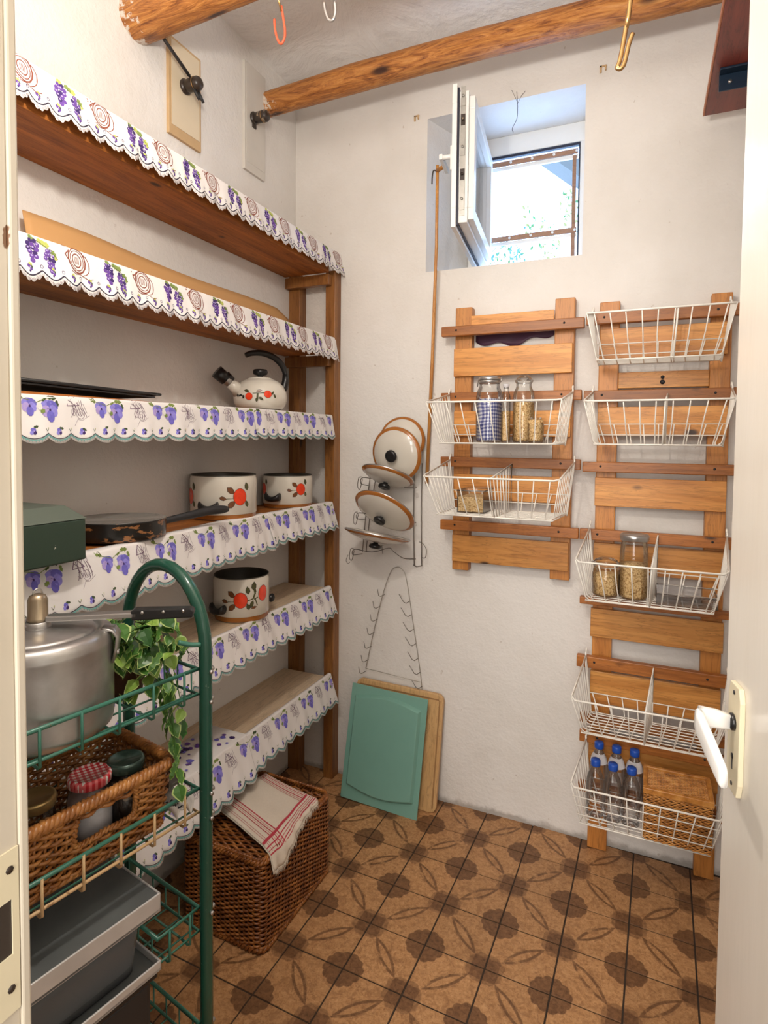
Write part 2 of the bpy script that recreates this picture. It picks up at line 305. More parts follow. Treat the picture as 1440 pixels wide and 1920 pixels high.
# ------------------------------------------------------------------ mesh helpers
class MB:
    def __init__(s): s.v = []; s.f = []; s.mi = []; s.cur = 0; s.smooth = []; s.sm = True
    def add(s, verts, faces, mi=None, smooth=None):
        b = len(s.v); s.v += [Vector(v) for v in verts]
        for f in faces: s.f.append([b+i for i in f]); s.mi.append(s.cur if mi is None else mi); s.smooth.append(s.sm if smooth is None else smooth)
    def box(s, a, b, mi=None, tf=None):
        (x0, y0, z0), (x1, y1, z1) = a, b
        x0, x1 = sorted((x0, x1)); y0, y1 = sorted((y0, y1)); z0, z1 = sorted((z0, z1))
        v = [Vector(p) for p in [(x0, y0, z0), (x1, y0, z0), (x1, y1, z0), (x0, y1, z0), (x0, y0, z1), (x1, y0, z1), (x1, y1, z1), (x0, y1, z1)]]
        if tf: v = [tf(p) for p in v]
        s.add(v, [(0, 3, 2, 1), (4, 5, 6, 7), (0, 1, 5, 4), (1, 2, 6, 5), (2, 3, 7, 6), (3, 0, 4, 7)], mi, False); return s
    def tube(s, pts, r, n=6, closed=False, mi=None, cap=True):
        pts = [Vector(p) for p in pts]; N = len(pts)
        if N < 2: return s
        rs = r if isinstance(r, (list, tuple)) else [r]*N
        rings = []; up = None
        for i in range(N):
            if closed: d = pts[(i+1) % N]-pts[i-1]
            else: d = pts[min(i+1, N-1)]-pts[max(i-1, 0)]
            d = d.normalized() if d.length > 1e-9 else Vector((0, 0, 1))
            if up is None:
                up = Vector((0, 0, 1)) if abs(d.z) < .9 else Vector((1, 0, 0))
            up = (up-d*up.dot(d))
            if up.length < 1e-5: up = d.orthogonal()
            up.normalize(); sd = d.cross(up)
            rings.append([pts[i]+(up*math.cos(2*PI*k/n)+sd*math.sin(2*PI*k/n))*rs[i] for k in range(n)])
        verts = [v for ri in rings for v in ri]; faces = []
        for i in range(N if closed else N-1):
            a = i*n; b = ((i+1) % N)*n
            for k in range(n): k2 = (k+1) % n; faces.append((a+k, a+k2, b+k2, b+k))
        if not closed and cap: faces.append(tuple(range(n-1, -1, -1))); faces.append(tuple((N-1)*n+k for k in range(n)))
        s.add(verts, faces, mi, True); return s
    def lathe(s, prof, c=(0, 0, 0), n=32, tf=None, mi=None, mis=None, capb=True, capt=False, arc=1.0):
        c = Vector(c); rings = len(prof); verts = []
        for (r, z) in prof:
            for k in range(n):
                a = 2*PI*k/n; p = Vector((r*math.cos(a), r*math.sin(a), z)); verts.append(tf(p) if tf else c+p)
        base = len(s.v); s.v += verts
        for i in range(rings-1):
            for k in range(n):
                k2 = (k+1) % n; s.f.append([base+i*n+k, base+i*n+k2, base+(i+1)*n+k2, base+(i+1)*n+k])
                s.mi.append(mis[i] if mis else (s.cur if mi is None else mi)); s.smooth.append(True)
        if capb and prof[0][0] > 1e-6: s.f.append([base+k for k in range(n-1, -1, -1)]); s.mi.append(mis[0] if mis else (mi or s.cur)); s.smooth.append(False)
        if capt and prof[-1][0] > 1e-6: s.f.append([base+(rings-1)*n+k for k in range(n)]); s.mi.append(mis[-1] if mis else (mi or s.cur)); s.smooth.append(False)
        return s
    def grid(s, fn, nu, nv, mi=None, closed_u=False):
        vs = [fn(i/nu, j/nv) for i in range(nu+1) for j in range(nv+1)]; fs = []
        for i in range(nu):
            for j in range(nv):
                a = i*(nv+1)+j; fs.append((a, a+nv+1, a+nv+2, a+1))
        s.add(vs, fs, mi, True); return s
    def prism(s, poly, z0, z1, tf, mi=None):
        n = len(poly); v = [tf(Vector((x, y, z0))) for x, y in poly]+[tf(Vector((x, y, z1))) for x, y in poly]
        s.add(v, [tuple(range(n-1, -1, -1)), tuple(range(n, 2*n))]+[(i, (i+1) % n, n+(i+1) % n, n+i) for i in range(n)], mi, False); return s
    def build(s, name, mats, parent=None, bevel=0, solid=0, sub=0, origin=None, kind=None):
        me = bpy.data.meshes.new(name); off = Vector(origin) if origin is not None else Vector((0, 0, 0))
        po = Vector(parent['_o']) if parent is not None and '_o' in parent else Vector((0, 0, 0))
        me.from_pydata([v-off for v in s.v], [], s.f); me.update()
        if not isinstance(mats, (list, tuple)): mats = [mats]
        for mm in mats: me.materials.append(mm)
        me.polygons.foreach_set('material_index', s.mi); me.polygons.foreach_set('use_smooth', s.smooth)
        o = bpy.data.objects.new(name, me); COL.objects.link(o); o['_o'] = tuple(off)
        if parent is not None: o.parent = parent; o.location = off-po
        else: o.location = off
        if solid: q = o.modifiers.new('Solidify', 'SOLIDIFY'); q.thickness = solid; q.offset = 0
        if bevel: q = o.modifiers.new('Bevel', 'BEVEL'); q.width = bevel; q.segments = 2; q.limit_method = 'ANGLE'
        if sub: q = o.modifiers.new('Subsurf', 'SUBSURF'); q.levels = sub; q.render_levels = sub
        if kind: o['kind'] = kind
        return o
def tag(o, label, cat, group=None):
    o['label'] = label; o['category'] = cat
    if group: o['group'] = group
    return o
def thing(name, label, cat, loc, group=None):
    o = bpy.data.objects.new(name, None); COL.objects.link(o); o.location = loc; o['_o'] = tuple(loc); o.empty_display_size = .05
    return tag(o, label, cat, group)
def plabel(o, l): o['label'] = l; return o
def arc(c, r, a0, a1, n, u, v):
    c = Vector(c); u = Vector(u); v = Vector(v)
    return [c+u*(r*math.cos(a0+(a1-a0)*i/n))+v*(r*math.sin(a0+(a1-a0)*i/n)) for i in range(n+1)]
def smooth_path(pts, n=6):
    P = [Vector(p) for p in pts]; out = []
    for i in range(len(P)-1):
        p0 = P[max(i-1, 0)]; p1 = P[i]; p2 = P[i+1]; p3 = P[min(i+2, len(P)-1)]
        for k in range(n):
            t = k/n; out.append(.5*((2*p1)+(p2-p0)*t+(2*p0-5*p1+4*p2-p3)*t*t+(3*p1-p0-3*p2+p3)*t**3))
    out.append(P[-1]); return out
def boxo(name, a, b, mat, parent=None, bevel=.002, **k):
    c = tuple((x+y)/2 for x, y in zip(a, b)); return MB().box(a, b).build(name, mat, parent, bevel, origin=c, **k)

# ------------------------------------------------------------------ room
XL, YB, ZC = -1.574, 2.48, 3.285
XR, YF = .80, .34
def struct(o): o['kind'] = 'structure'; return o
f = struct(MB().box((XL-.2, -1.9, -.1), (1.3, YB+.15, -.003)).build('floor', M['grout']))
f['_o'] = (0, 0, 0)
TW, TD = .1962, .189; ang = -.0243; tx0, ty0 = -.983, 2.309
tm = None; cnt = 0
ca, sa = math.cos(ang), math.sin(ang)
for i in range(-1, 14):
    for j in range(-5, 10):
        cx = tx0+(j+.5)*TW*ca+(i+.5)*TD*sa; cyy = ty0+(j+.5)*TW*sa-(i+.5)*TD*ca
        if cx < XL-.02 or cx > XR+.02 or cyy > YB+.05 or cyy < YF-.1: continue
        if tm is None:
            g = .0027
            mb = MB().box((-TW/2+g, -TD/2+g, -.012), (TW/2-g, TD/2-g, 0)); o = mb.build('tile', M['tile'], f); tm = o.data
            q = o.modifiers.new('Bevel', 'BEVEL'); q.width = .0005; q.segments = 1
        else:
            o = bpy.data.objects.new('tile', tm); COL.objects.link(o); o.parent = f
            q = o.modifiers.new('Bevel', 'BEVEL'); q.width = .0005; q.segments = 1
        o.location = (cx, cyy, random.uniform(-.0006, .0006))
        flip = (i+j) % 2 == 1
        if random.random() < .05: flip = not flip
        o.rotation_euler = (0, 0, ang)
        if flip: o.scale = (-1, 1, 1)
        cnt += 1
struct(MB().box((XL-.2, -1.9, ZC), (1.3, YB+.45, ZC+.1)).build('ceiling', M['ceiling']))
struct(MB().box((XL-.2, YF-.25, -.1), (XL, YB+.15, ZC)).build('wall_left', M['plaster']))
struct(MB().box((XR, YF-.25, -.1), (XR+.2, YB+.15, ZC)).build('wall_right', M['plaster']))
# back wall with a splayed window recess
wl_, wr_, wb_, wt_ = -.902, -.245, 2.362, 3.022
il, ir, ib, it = -.79, -.262, 2.405, 2.985; YW = 2.775
mb = MB(); XA, XB_, ZA, ZB = XL, XR, -.1, ZC
xs = [XA, wl_, wr_, XB_]; zs = [ZA, wb_, wt_, ZB]
for a in range(3):
    for b in range(3):
        if a == 1 and b == 1: continue
        mb.add([(xs[a], YB, zs[b]), (xs[a+1], YB, zs[b]), (xs[a+1], YB, zs[b+1]), (xs[a], YB, zs[b+1])], [(0, 1, 2, 3)], smooth=False)
O = [(wl_, YB, wb_), (wr_, YB, wb_), (wr_, YB, wt_), (wl_, YB, wt_)]
I = [(il, YW, wb_), (ir, YW, wb_), (ir, YW, wt_), (il, YW, wt_)]
for a in range(4): mb.add([O[a], O[(a+1) % 4], I[(a+1) % 4], I[a]], [(3, 2, 1, 0)], smooth=False)
# outer ring closing the wall outside, far plane
YO = YW+.1
X2 = [XA, il, ir, XB_]; Z2 = [ZA, wb_, wt_, ZB]
for a in range(3):
    for b in range(3):
        if a == 1 and b == 1: continue
        mb.add([(X2[a], YO, Z2[b]), (X2[a+1], YO, Z2[b]), (X2[a+1], YO, Z2[b+1]), (X2[a], YO, Z2[b+1])], [(3, 2, 1, 0)], smooth=False)
J = [(x, YO, z) for x, y, z in I]
for a in range(4): mb.add([I[a], I[(a+1) % 4], J[(a+1) % 4], J[a]], [(3, 2, 1, 0)], smooth=False)
OO = [(XA, YB, ZA), (XB_, YB, ZA), (XB_, YB, ZB), (XA, YB, ZB)]; PP = [(x, YO, z) for x, y, z in OO]
for a in range(4): mb.add([OO[a], OO[(a+1) % 4], PP[(a+1) % 4], PP[a]], [(0, 1, 2, 3)], smooth=False)
wb = struct(mb.build('wall_back', M['plaster']))
# front wall with the doorway, and the hallway behind the camera
mb = MB(); DL, DR, DT = -.53, .30, 2.62
mb.box((XL, YF-.14, -.1), (DL, YF, ZC)); mb.box((DR, YF-.14, -.1), (XR, YF, ZC)); mb.box((DL, YF-.14, DT), (DR, YF, ZC))
struct(mb.build('wall_front', M['plaster']))
mb = MB(); mb.box((XL-.2, -1.9, -.1), (XL, YF-.14, ZC)); mb.box((1.1, -1.9, -.1), (1.3, YF-.14, ZC)); mb.box((XL-.2, -2.0, -.1), (1.3, -1.9, ZC)); mb.box((XR+.2, YF-.25, -.1), (1.3, YF-.1, ZC))
struct(mb.build('wall_hallway', M['plaster']))
# left jamb with its strike plate opening
mb = MB(); jx = -.4925
yj0 = .10; hz0, hz1 = 1.168, 1.218
mb.box((DL, yj0, 0), (jx-.003, .333, DT))
mb.box((DL, .3325, 0), (jx, .341, DT))
jamb = struct(mb.build('trim_1', M['jamb'], bevel=.002)); jamb['_o'] = (0, 0, 0)
mb = MB()
for a, b in (((.26, 1.115), (.3315, hz0)), ((.26, hz1), (.3315, 1.262)), ((.26, hz0), (.272, hz1)), ((.3255, hz0), (.3315, hz1))):
    mb.box((jx-.0031, a[0], a[1]), (jx-.0012, b[0], b[1]))
for z in (1.138, 1.245):
    mb.tube([(jx-.0013, .3235, z), (jx-.0006, .3235, z)], .0035, 8, mi=1)
so = mb.build('strike_plate', [M['plate_cream'], M['fixture']], jamb); so['label'] = 'paint-covered strike plate with a worn latch opening'
MB().box((jx-.0031, .272, hz0), (jx-.0026, .3255, hz1)).build('latch_opening', M['fixture'], jamb)
struct(MB().box((DR, .20, 0), (DR+.035, YF, DT)).box((DL, .20, DT-.02), (DR+.035, YF, DT+.03)).build('trim_2', M['jamb'], bevel=.002))

# ------------------------------------------------------------------ door on the right
E = Vector((.118, .98, 0)); Hg = Vector((.237, .34, 0)); dv = (Hg-E).normalized(); nv = Vector((dv.y, -dv.x, 0))
if nv.x > 0: nv = -nv
def D(s, n, z): return E+dv*s+nv*n+Vector((0, 0, z))
def dt(p): return D(p.x, p.y, p.z)
DW = (Hg-E).length-.004
door = struct(MB().box((0, -.04, .012), (DW, 0, 2.58), tf=dt).build('door_1', M['white_paint'], bevel=.003, origin=tuple(Hg)))
door['_o'] = tuple(Hg)
pl = [(.034, 1.160), (.040, 1.140), (.074, 1.140), (.080, 1.160), (.080, 1.272), (.074, 1.290), (.040, 1.290), (.034, 1.272)]
mb = MB(); mb.prism(pl, 0, .007, lambda p: D(p.x, p.z, p.y))
plate = mb.build('handle_plate', M['plate_cream'], door, bevel=.0015)
mb = MB(); ks = .057
mb.tube([D(ks, .0068, 1.190), D(ks, .0078, 1.190)], .0042, 12); mb.box((ks-.0018, .0068, 1.172), (ks+.0018, .0076, 1.190), tf=dt)
mb.tube([D(ks, .0068, 1.279), D(ks, .0078, 1.279)], .003, 10); mb.tube([D(ks, .0068, 1.152), D(ks, .0078, 1.152)], .003, 10)
mb.build('keyhole', M['black'], plate)
mb = MB(); mb.tube([D(ks, .007, 1.238), D(ks, .010, 1.238), D(ks, .013, 1.238)], [.0115, .0115, .009], 20)
mb.build('collar', M['black'], door)
mb = MB()
hp = [(ks, .012, 1.238), (ks, .046, 1.238)]
def hsec(path, w, h):
    # rounded-rect sweep with explicit frames
    rings = []
    for (P, d1, d2, ww, hh) in path:
        rr = []
        for k in range(16):
            a = 2*PI*k/16; cx = math.copysign(abs(math.cos(a))**.45, math.cos(a)); sy = math.copysign(abs(math.sin(a))**.45, math.sin(a))
            rr.append(P+d1*cx*ww+d2*sy*hh)
        rings.append(rr)
    v = [x for r in rings for x in r]; fs = []
    for i in range(len(rings)-1):
        for k in range(16): k2 = (k+1) % 16; fs.append((i*16+k, i*16+k2, (i+1)*16+k2, (i+1)*16+k))
    fs.append(tuple(range(15, -1, -1))); fs.append(tuple((len(rings)-1)*16+k for k in range(16)))
    mb.add(v, fs, smooth=True)
Zv = Vector((0, 0, 1))
hsec([(D(ks, .012, 1.238), dv, Zv, .006, .0105), (D(ks, .030, 1.240), dv, Zv, .007, .0125), (D(ks, .046, 1.241), (dv-nv*.7).normalized(), Zv, .009, .0135), (D(ks+.006, .053, 1.240), (nv*.8+dv*.5).normalized(), Zv, .007, .0145), (D(ks+.018, .053, 1.236), nv, Zv, .006, .0150), (D(ks+.055, .050, 1.222), nv, Zv, .006, .0145), (D(ks+.088, .046, 1.206), nv, Zv, .0055, .0130), (D(ks+.093, .0455, 1.203), nv, Zv, .004, .0105)], 0, 0)
plabel(mb.build('lever_handle', M['handle_white'], door), 'white lever handle drooping slightly')

# ------------------------------------------------------------------ window
win = struct(MB().box((il, YW-.02, wb_), (ir, YW+.05, wb_+.045)).box((il, YW-.02, wt_-.085), (ir, YW+.05, wt_)).box((il, YW-.02, wb_+.045), (il+.05, YW+.05, wt_-.085)).box((ir-.028, YW-.02, wb_+.045), (ir, YW+.05, wt_-.085)).build('window_1', M['upvc'], bevel=.003, origin=(-.52, YW, 2.69)))
def fpart(name, a, b, mat, bev=.001): return boxo(name, a, b, mat, win, bev)
fpart('rubber_seal', (il+.05, YW-.024, wt_-.100), (ir-.028, YW-.004, wt_-.089), M['gasket'])
fpart('rubber_seal', (ir-.033, YW-.024, wb_+.05), (ir-.029, YW-.004, wt_-.10), M['gasket'])
fpart('screen_batten', (il+.05, YW-.018, wt_-.132), (ir-.038, YW-.008, wt_-.112), M['strip'])
fpart('screen_batten', (il+.05, YW-.018, wb_+.185), (ir-.038, YW-.008, wb_+.207), M['strip'])
fpart('screen_rail', (il+.05, YW-.010, wt_-.150), (ir-.038, YW, wt_-.133), M['upvc'])
fpart('screen_rail', (il+.05, YW-.010, wb_+.168), (ir-.038, YW, wb_+.184), M['upvc'])
fpart('screen_stile', (ir-.060, YW-.016, wb_+.05), (ir-.044, YW-.004, wt_-.14), M['strip'])
for i in range(10):
    zz = wb_+.196 if i < 5 else wt_-.122; xx = il+.10+(i % 5)*.096
    MB().tube([(xx, YW-.0185, zz), (xx, YW-.021, zz)], .006, 10).build('screw', M['upvc'], win)
# open casement
H0 = Vector((-.735, 2.74, 0)); H1 = Vector((-.668, 2.165, 0)); sd = (H1-H0).normalized(); sn = Vector((sd.y, -sd.x, 0))
if sn.x < 0: sn = -sn       # towards +X: outside glass face
SW = (H1-H0).length; sb, st = 2.435, 2.925
def S(p): return H0+sd*p.x+sn*p.y+Vector((0, 0, p.z))
sash = thing('window_sash', 'open white plastic window casement swung into the room, edge towards the camera', 'window sash', tuple(H0+Vector((0, 0, sb))))
mb = MB(); FW = .058
def frame(y0, y1, inset, fw, mi=0):
    a, b = inset, SW-inset; c, d = sb+inset, st-inset
    mb.box((a, y0, c), (b, y1, c+fw), mi, S); mb.box((a, y0, d-fw), (b, y1, d), mi, S); mb.box((a, y0, c+fw), (a+fw, y1, d-fw), mi, S); mb.box((b-fw, y0, c+fw), (b, y1, d-fw), mi, S)
frame(-.018, 0, -.016, .07); frame(.006, .040, .004, .055); frame(.040, .062, .018, .045)
mb.build('casement_frame', M['upvc'], sash, bevel=.0015)
mb = MB(); frame(0, .006, -.006, .02); mb.build('rubber_seal', M['gasket'], sash)
mb = MB(); mb.box((SW-.006, .010, sb+.03), (SW-.002, .030, st-.03), tf=S); mb.build('lock_rail', M['upvc_gray'], sash)
for z0, z1 in ((sb+.05, sb+.13), (sb+.16, sb+.20), (sb+.25, sb+.31), (sb+.36, sb+.40), (sb+.43, sb+.50)):
    mb = MB(); mb.box((SW-.002, .012, z0), (SW+.001, .028, z1), tf=S); mb.tube([S(Vector((SW+.001, .02, (z0+z1)/2))), S(Vector((SW+.007, .02, (z0+z1)/2)))], .005, 8); mb.build('lock_plate', M['fixture'] if z1-z0 < .05 else M['upvc_gray'], sash)
mb = MB(); mb.box((.05, .018, sb+.05), (SW-.05, .024, st-.05), tf=S); mb.build('pane', M['jar_glass'], sash)
mb = MB(); mb.box((SW-.045, -.030, sb+.21), (SW-.015, -.018, sb+.30), tf=S); mb.tube([S(Vector((SW-.03, -.03, sb+.265))), S(Vector((SW-.03, -.062, sb+.265)))], .009, 10); mb.box((SW-.15, -.074, sb+.255), (SW-.02, -.060, sb+.275), tf=S)
mb.build('window_handle', M['upvc'], sash, bevel=.002)

# outside: neighbouring wall with eave, bush
o = thing('neighbour_house', 'sunlit pale neighbouring wall with grey eave outside the window', 'building', (1.6, 7.8, 0))
def gable(p): return Vector((p.x, p.y, p.z))
mb = MB(); mb.box((-1.0, 8.2, 0), (3.0, 8.5, 4.95)); mb.build('house_wall', M['outside_wall'], o)
mb = MB(); A_, B2 = Vector((-1.25, 8.0, 5.25)), Vector((-.85, 8.0, 4.905)); dd = (B2-A_).normalized(); un = Vector((-dd.z, 0, dd.x))
mb.add([A_-dd*.9+un*h_+Vector((0, y_, 0)) for y_ in (-.3, .3) for h_ in (0, .16)]+[B2+dd*1.2+un*h_+Vector((0, y_, 0)) for y_ in (-.3, .3) for h_ in (0, .16)], [(0, 1, 3, 2), (4, 6, 7, 5), (0, 4, 5, 1), (2, 3, 7, 6), (0, 2, 6, 4), (1, 5, 7, 3)], smooth=False)
mb.build('eave', M['roof'], o)
bush = thing('garden_bush', 'pale green and yellow bush seen through the window', 'bush', (-.2, 6.2, 0))
mb = MB()
for k in range(7): mb.tube([(-.2, 6.2, 0), (-.6+k*.2, 6.2+.1*(k % 3), 2.2), (-1.4+k*.45, 6.2, 3.3+.15*k)], [.05, .03, .01], 6)
mb.build('branches', M['panel_wood'], bush)
mb = MB()
for k in range(2600):
    cx = random.uniform(-2.0, .9); top = 3.72+.42*max(0, cx+1.5)+.25*noise.noise(Vector((cx*4.3, 2, 0)))
    cz = top-abs(random.gauss(0, .30))
    if noise.noise(Vector((cx*6, cz*6, 1))) < .02 : continue
    c = Vector((cx, 6.2+random.uniform(-.35, .35), cz)); u = Vector((random.gauss(0, 1), random.gauss(0, 1), random.gauss(0, 1))).normalized(); v = u.orthogonal().normalized(); s_ = random.uniform(.014, .034)
    mb.add([c-u*s_, c+v*s_*.5, c+u*s_, c-v*s_*.5], [(0, 1, 2, 3)], mi=(0 if random.random() < .45 else (1 if cx > -1.15 else 2)), smooth=False)
mb.build('foliage', [M['bush_green'], M['bush_yellow'], M['bush_blue']], bush, kind='stuff')
tw_ = thing('dry_root', 'thin dry branching root on the wall above the window recess', 'root', (-.54, YB, 2.98))
mb = MB(); mb.tube(smooth_path([(-.515, YB-.003, 3.05), (-.512, YB-.006, 3.02), (-.510, YB-.004, 2.985), (-.512, YB-.006, 2.94), (-.530, YB-.006, 2.905), (-.526, YB-.004, 2.89)], 4), .0011, 5); mb.tube([(-.511, YB-.004, 3.0), (-.495, YB-.004, 3.03), (-.480, YB-.004, 3.045)], .0008, 5); mb.tube([(-.513, YB-.004, 3.01), (-.535, YB-.004, 3.06)], .0008, 5)
mb.build('strands', M['fixture'], tw_)

# ------------------------------------------------------------------ ceiling logs, hooks, fixtures
def log(name, label, y, z, x1, r, bend, z1off):
    mb = MB(); pts = []; N = 150
    Lx = x1-XL
    o = Vector((XL, y, z)); nk = 22
    def f(u, v):
        x = XL+Lx*u; a = 2*PI*v
        rr = r*(1+.09*noise.noise(Vector((x*2.2, 3, y)))+.035*noise.noise(Vector((x*9, math.cos(a)*1.2, math.sin(a)*1.2+y)))+.05*max(0, noise.noise(Vector((x*4, math.cos(a), math.sin(a)+5)))))
        return Vector((x, y+bend*math.sin(u*3)+rr*math.cos(a), z+z1off*u+.012*math.sin(u*5)+rr*math.sin(a)))
    mb.grid(f, N, nk)
    # painted-over end collar against the wall
    return tag(mb.build(name, M['log'], origin=(XL, y, z)), label, 'ceiling beam')
log('log_beam', 'long peeled log beam crossing above the window, paint at its left end', 2.24, 3.105, XR, .052, .0, .01)
log('log_beam', 'short visible log beam end at the top left above the black rod', 1.5, 3.0, XR, .066, .0, .01)
def hook(name, label, pts, r, mat, tip=None, tmat=None, n=8):
    t = thing(name, label, 'hook', pts[0], 'hooks hanging from the log beams')
    MB().tube(pts, r, n).build('shank', mat, t)
    MB().tube(tip, r*1.15 if tmat is not mat else r, n).build('hook_bend', tmat or mat, t)
yh = 1.5
zt = 3.07
top = lambda x: [(x+.0, yh+.075, 3.02)]+[(x, yh+.075*math.cos(a), 3.0+.085*math.sin(a)) for a in [PI*k/8 for k in range(9)]]+[(x, yh-.078, 2.97)]
hook('hanging_hook', 'thin ceiling hook with orange-red coated tip, leftmost of the hooks', smooth_path([*top(-.983), (-.984, yh-.06, 2.90), (-.9835, yh-.03, 2.845)], 2), .003, M['brass'], smooth_path([(-.9835, yh-.03, 2.86), (-.978, yh-.02, 2.80), (-.980, yh-.02, 2.775), (-.991, yh-.02, 2.763), (-1.003, yh-.02, 2.778), (-1.012, yh-.02, 2.81), (-1.014, yh-.02, 2.838)], 5), M['orange_coat'])
hook('hanging_hook', 'bare grey steel hook hanging right of the red-tipped hook', smooth_path([*top(-.822), (-.821, yh-.06, 2.90), (-.815, yh-.02, 2.83)], 2), .0042, M['steel'], smooth_path([(-.815, yh-.02, 2.83), (-.813, yh-.02, 2.80), (-.821, yh-.02, 2.783), (-.835, yh-.02, 2.79), (-.845, yh-.02, 2.815), (-.849, yh-.02, 2.838)], 5), M['steel'])
hook('hanging_hook', 'large brass-coloured bent rod hook hanging above the window', smooth_path([*top(-.052), (-.052, yh-.07, 2.80), (-.053, yh-.03, 2.63), (-.062, yh-.02, 2.56)], 2), .0052, M['brass'], smooth_path([(-.057, yh-.02, 2.60), (-.072, yh-.02, 2.50), (-.079, yh-.02, 2.476), (-.066, yh-.02, 2.478), (-.056, yh-.02, 2.522), (-.048, yh-.02, 2.545)], 5), M['brass'])
# wall panels with black fixtures
def panel(label, y0, y1, z0, z1, mats, fx):
    t = thing('wall_panel', label, 'wall panel', (XL, (y0+y1)/2, (z0+z1)/2))
    sl = .0
    boxo('backing_board', (XL-.002, y0, z0), (XL+.012, y1, z1), mats[0], t, .002)
    boxo('painted_sheet', (XL+.012, y0+.012, z0+.035), (XL+.0135, y1-.01, z1-.01), mats[1], t, .0004)
    return t
panel('yellowed wooden wall panel behind the black fixture and rod', 1.635, 1.800, 2.700, 3.04, (M['panel_wood'], M['cream_plate']), 0)
panel('narrow grey-white wall panel near the back corner', 2.065, 2.212, 2.755, 3.20, (M['grey_plate'], M['grey_plate']), 0)
def fixture(label, c, ext):
    t = thing('wall_fixture', label, 'wall fixture', c); c = Vector(c)
    tf = lambda p: c+Vector((p.z, p.x, p.y))
    MB().lathe([(.026, 0), (.027, .006), (.020, .010), (.018, .012)], tf=tf, n=20, capt=True).build('mounting_flange', M['fixture'], t)
    MB().lathe([(.018, .010), (.022, .016), (.023, .045), (.021, .048), (.0235, .050), (.0235, .062), (.019, .070), (.012, .074), (.0, .075)], tf=tf, n=24).build('round_body', M['fixture'], t)
    MB().tube(arc(c+Vector((.049, 0, 0)), .0238, 0, 2*PI, 24, (0, 1, 0), (0, 0, 1)), .0012, 5).build('wire_ring', M['brass'], t)
    if ext:
        for dy in (-.008, .014): MB().tube([c+Vector((.045, dy, -.015)), c+Vector((.052, dy+.01, -.035)), c+Vector((.058, dy+.018, -.052))], [.007, .006, .005], 8).build('lug', M['black_matt'], t)
    else: MB().box(c+Vector((0, -.012, -.04)), c+Vector((.006, .012, -.022))).build('bracket', M['fixture'], t, .001)
    return t
fixture('black bakelite wall fixture with lugs at the end of the dark rod', (XL+.0137, 1.712, 2.895), True)
fixture('small black round wall fixture on the grey-white panel', (XL+.0137, 2.125, 2.985), False)
rod = thing('support_rod', 'dark flat metal rod running from the left log down to the black fixture', 'rod', (-1.50, 1.53, 2.93))
MB().tube([(-1.515, 1.515, 2.985), (-1.525, 1.695, 2.918)], .0075, 4).build('bar', M['fixture'], rod)
MB().tube([(-1.505, 1.512, 2.975), (-1.515, 1.69, 2.908)], .004, 6).build('side_wire', M['black_matt'], rod)

# high shelf at the right
hs_ = thing('high_shelf', 'dark red-brown board shelf high at the top right seen from below', 'shelf', (.45, 2.2, 2.80))
boxo('board', (.165, 1.30, 2.782), (XR, 2.42, 2.800), M['red_board'], hs_, .002)
boxo('edge_strip', (.160, 1.30, 2.782), (.1648, 2.42, 2.801), M['red_edge'], hs_, .001)
b_ = thing('angle_bracket', 'blue-black steel angle under the red-brown shelf', 'bracket', (.3, 2.18, 2.77))
MB().box((.185, 2.13, 2.775), (XR, 2.165, 2.7815)).box((.185, 2.161, 2.725), (XR, 2.165, 2.775)).build('angle_profile', M['blue_black'], b_, .001)
for x in (.215,): MB().tube([(x, 2.158, 2.750), (x, 2.1608, 2.750)], .006, 10).build('screw', M['steel'], b_)

# reed stick leaning from the window handle
t = thing('hooked_stick', 'long thin varnished stick with a crook hanging from the window handle', 'stick', (-.878, 2.463, 1.43))
MB().tube([(-.879, 2.462, 1.43), (-.858, 2.455, 1.95), (-.826, 2.40, 2.45), (-.795, 2.31, 2.735)], [.008, .0075, .007, .0065], 10).build('shaft', M['stick'], t)
MB().tube([(-.798, 2.315, 2.715), (-.775, 2.295, 2.712), (-.757, 2.28, 2.712)], .008, 8).build('peg', M['stick'], t)
MB().tube(smooth_path([(-.80, 2.32, 2.715), (-.815, 2.32, 2.72), (-.822, 2.325, 2.70), (-.823, 2.325, 2.67)], 4), [.003]*13, 6).build('cord', M['fixture'], t)
for (x, z, w) in ((-.952, 3.035, .012), (-.183, 3.062, .013)):
    tt = tag(MB().box((x-w, YB-.004, z-w), (x-w*.4, YB+.001, z+w)).box((x-w, YB-.004, z+w*.6), (x+w, YB+.001, z+w)).box((x+w*.5, YB-.010, z-w*.6), (x+w*.9, YB+.001, z+w*.8)).build('wall_clip', M['panel_wood'], origin=(x, YB, z)), 'tiny tan wall clip '+('left of the window opening' if x < -.5 else 'above and right of the window opening'), 'clip')
# ------------------------------------------------------------------ shelving on the left wall
XS = -1.335; Y0S, Y1S = .42, 2.385
shelf = thing('shelving_unit', 'tall built-in wooden shelving along the left wall with dark posts', 'shelving', (-1.45, 1.4, 0))
TOPS = [2.415, 2.045, 1.728, 1.325, .932, .512]
for k, z in enumerate(TOPS):
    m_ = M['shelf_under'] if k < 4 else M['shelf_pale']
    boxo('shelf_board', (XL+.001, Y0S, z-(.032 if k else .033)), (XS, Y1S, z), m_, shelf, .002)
    boxo('crossbar', (XL+.001, 2.387, z-.085), (XS-.004, 2.418, z-.036), M['post'], shelf, .002)
    boxo('crossbar', (XL+.001, Y0S, z-.085), (XS-.004, Y0S+.04, z-.034), M['post'], shelf, .002)
for k, zt_ in ((0, 2.482), (1, 2.088)):
    boxo('front_rail', (XS-.02, Y0S, TOPS[k]+.001), (XS-.001, Y1S, zt_), M['post'], shelf, .001)
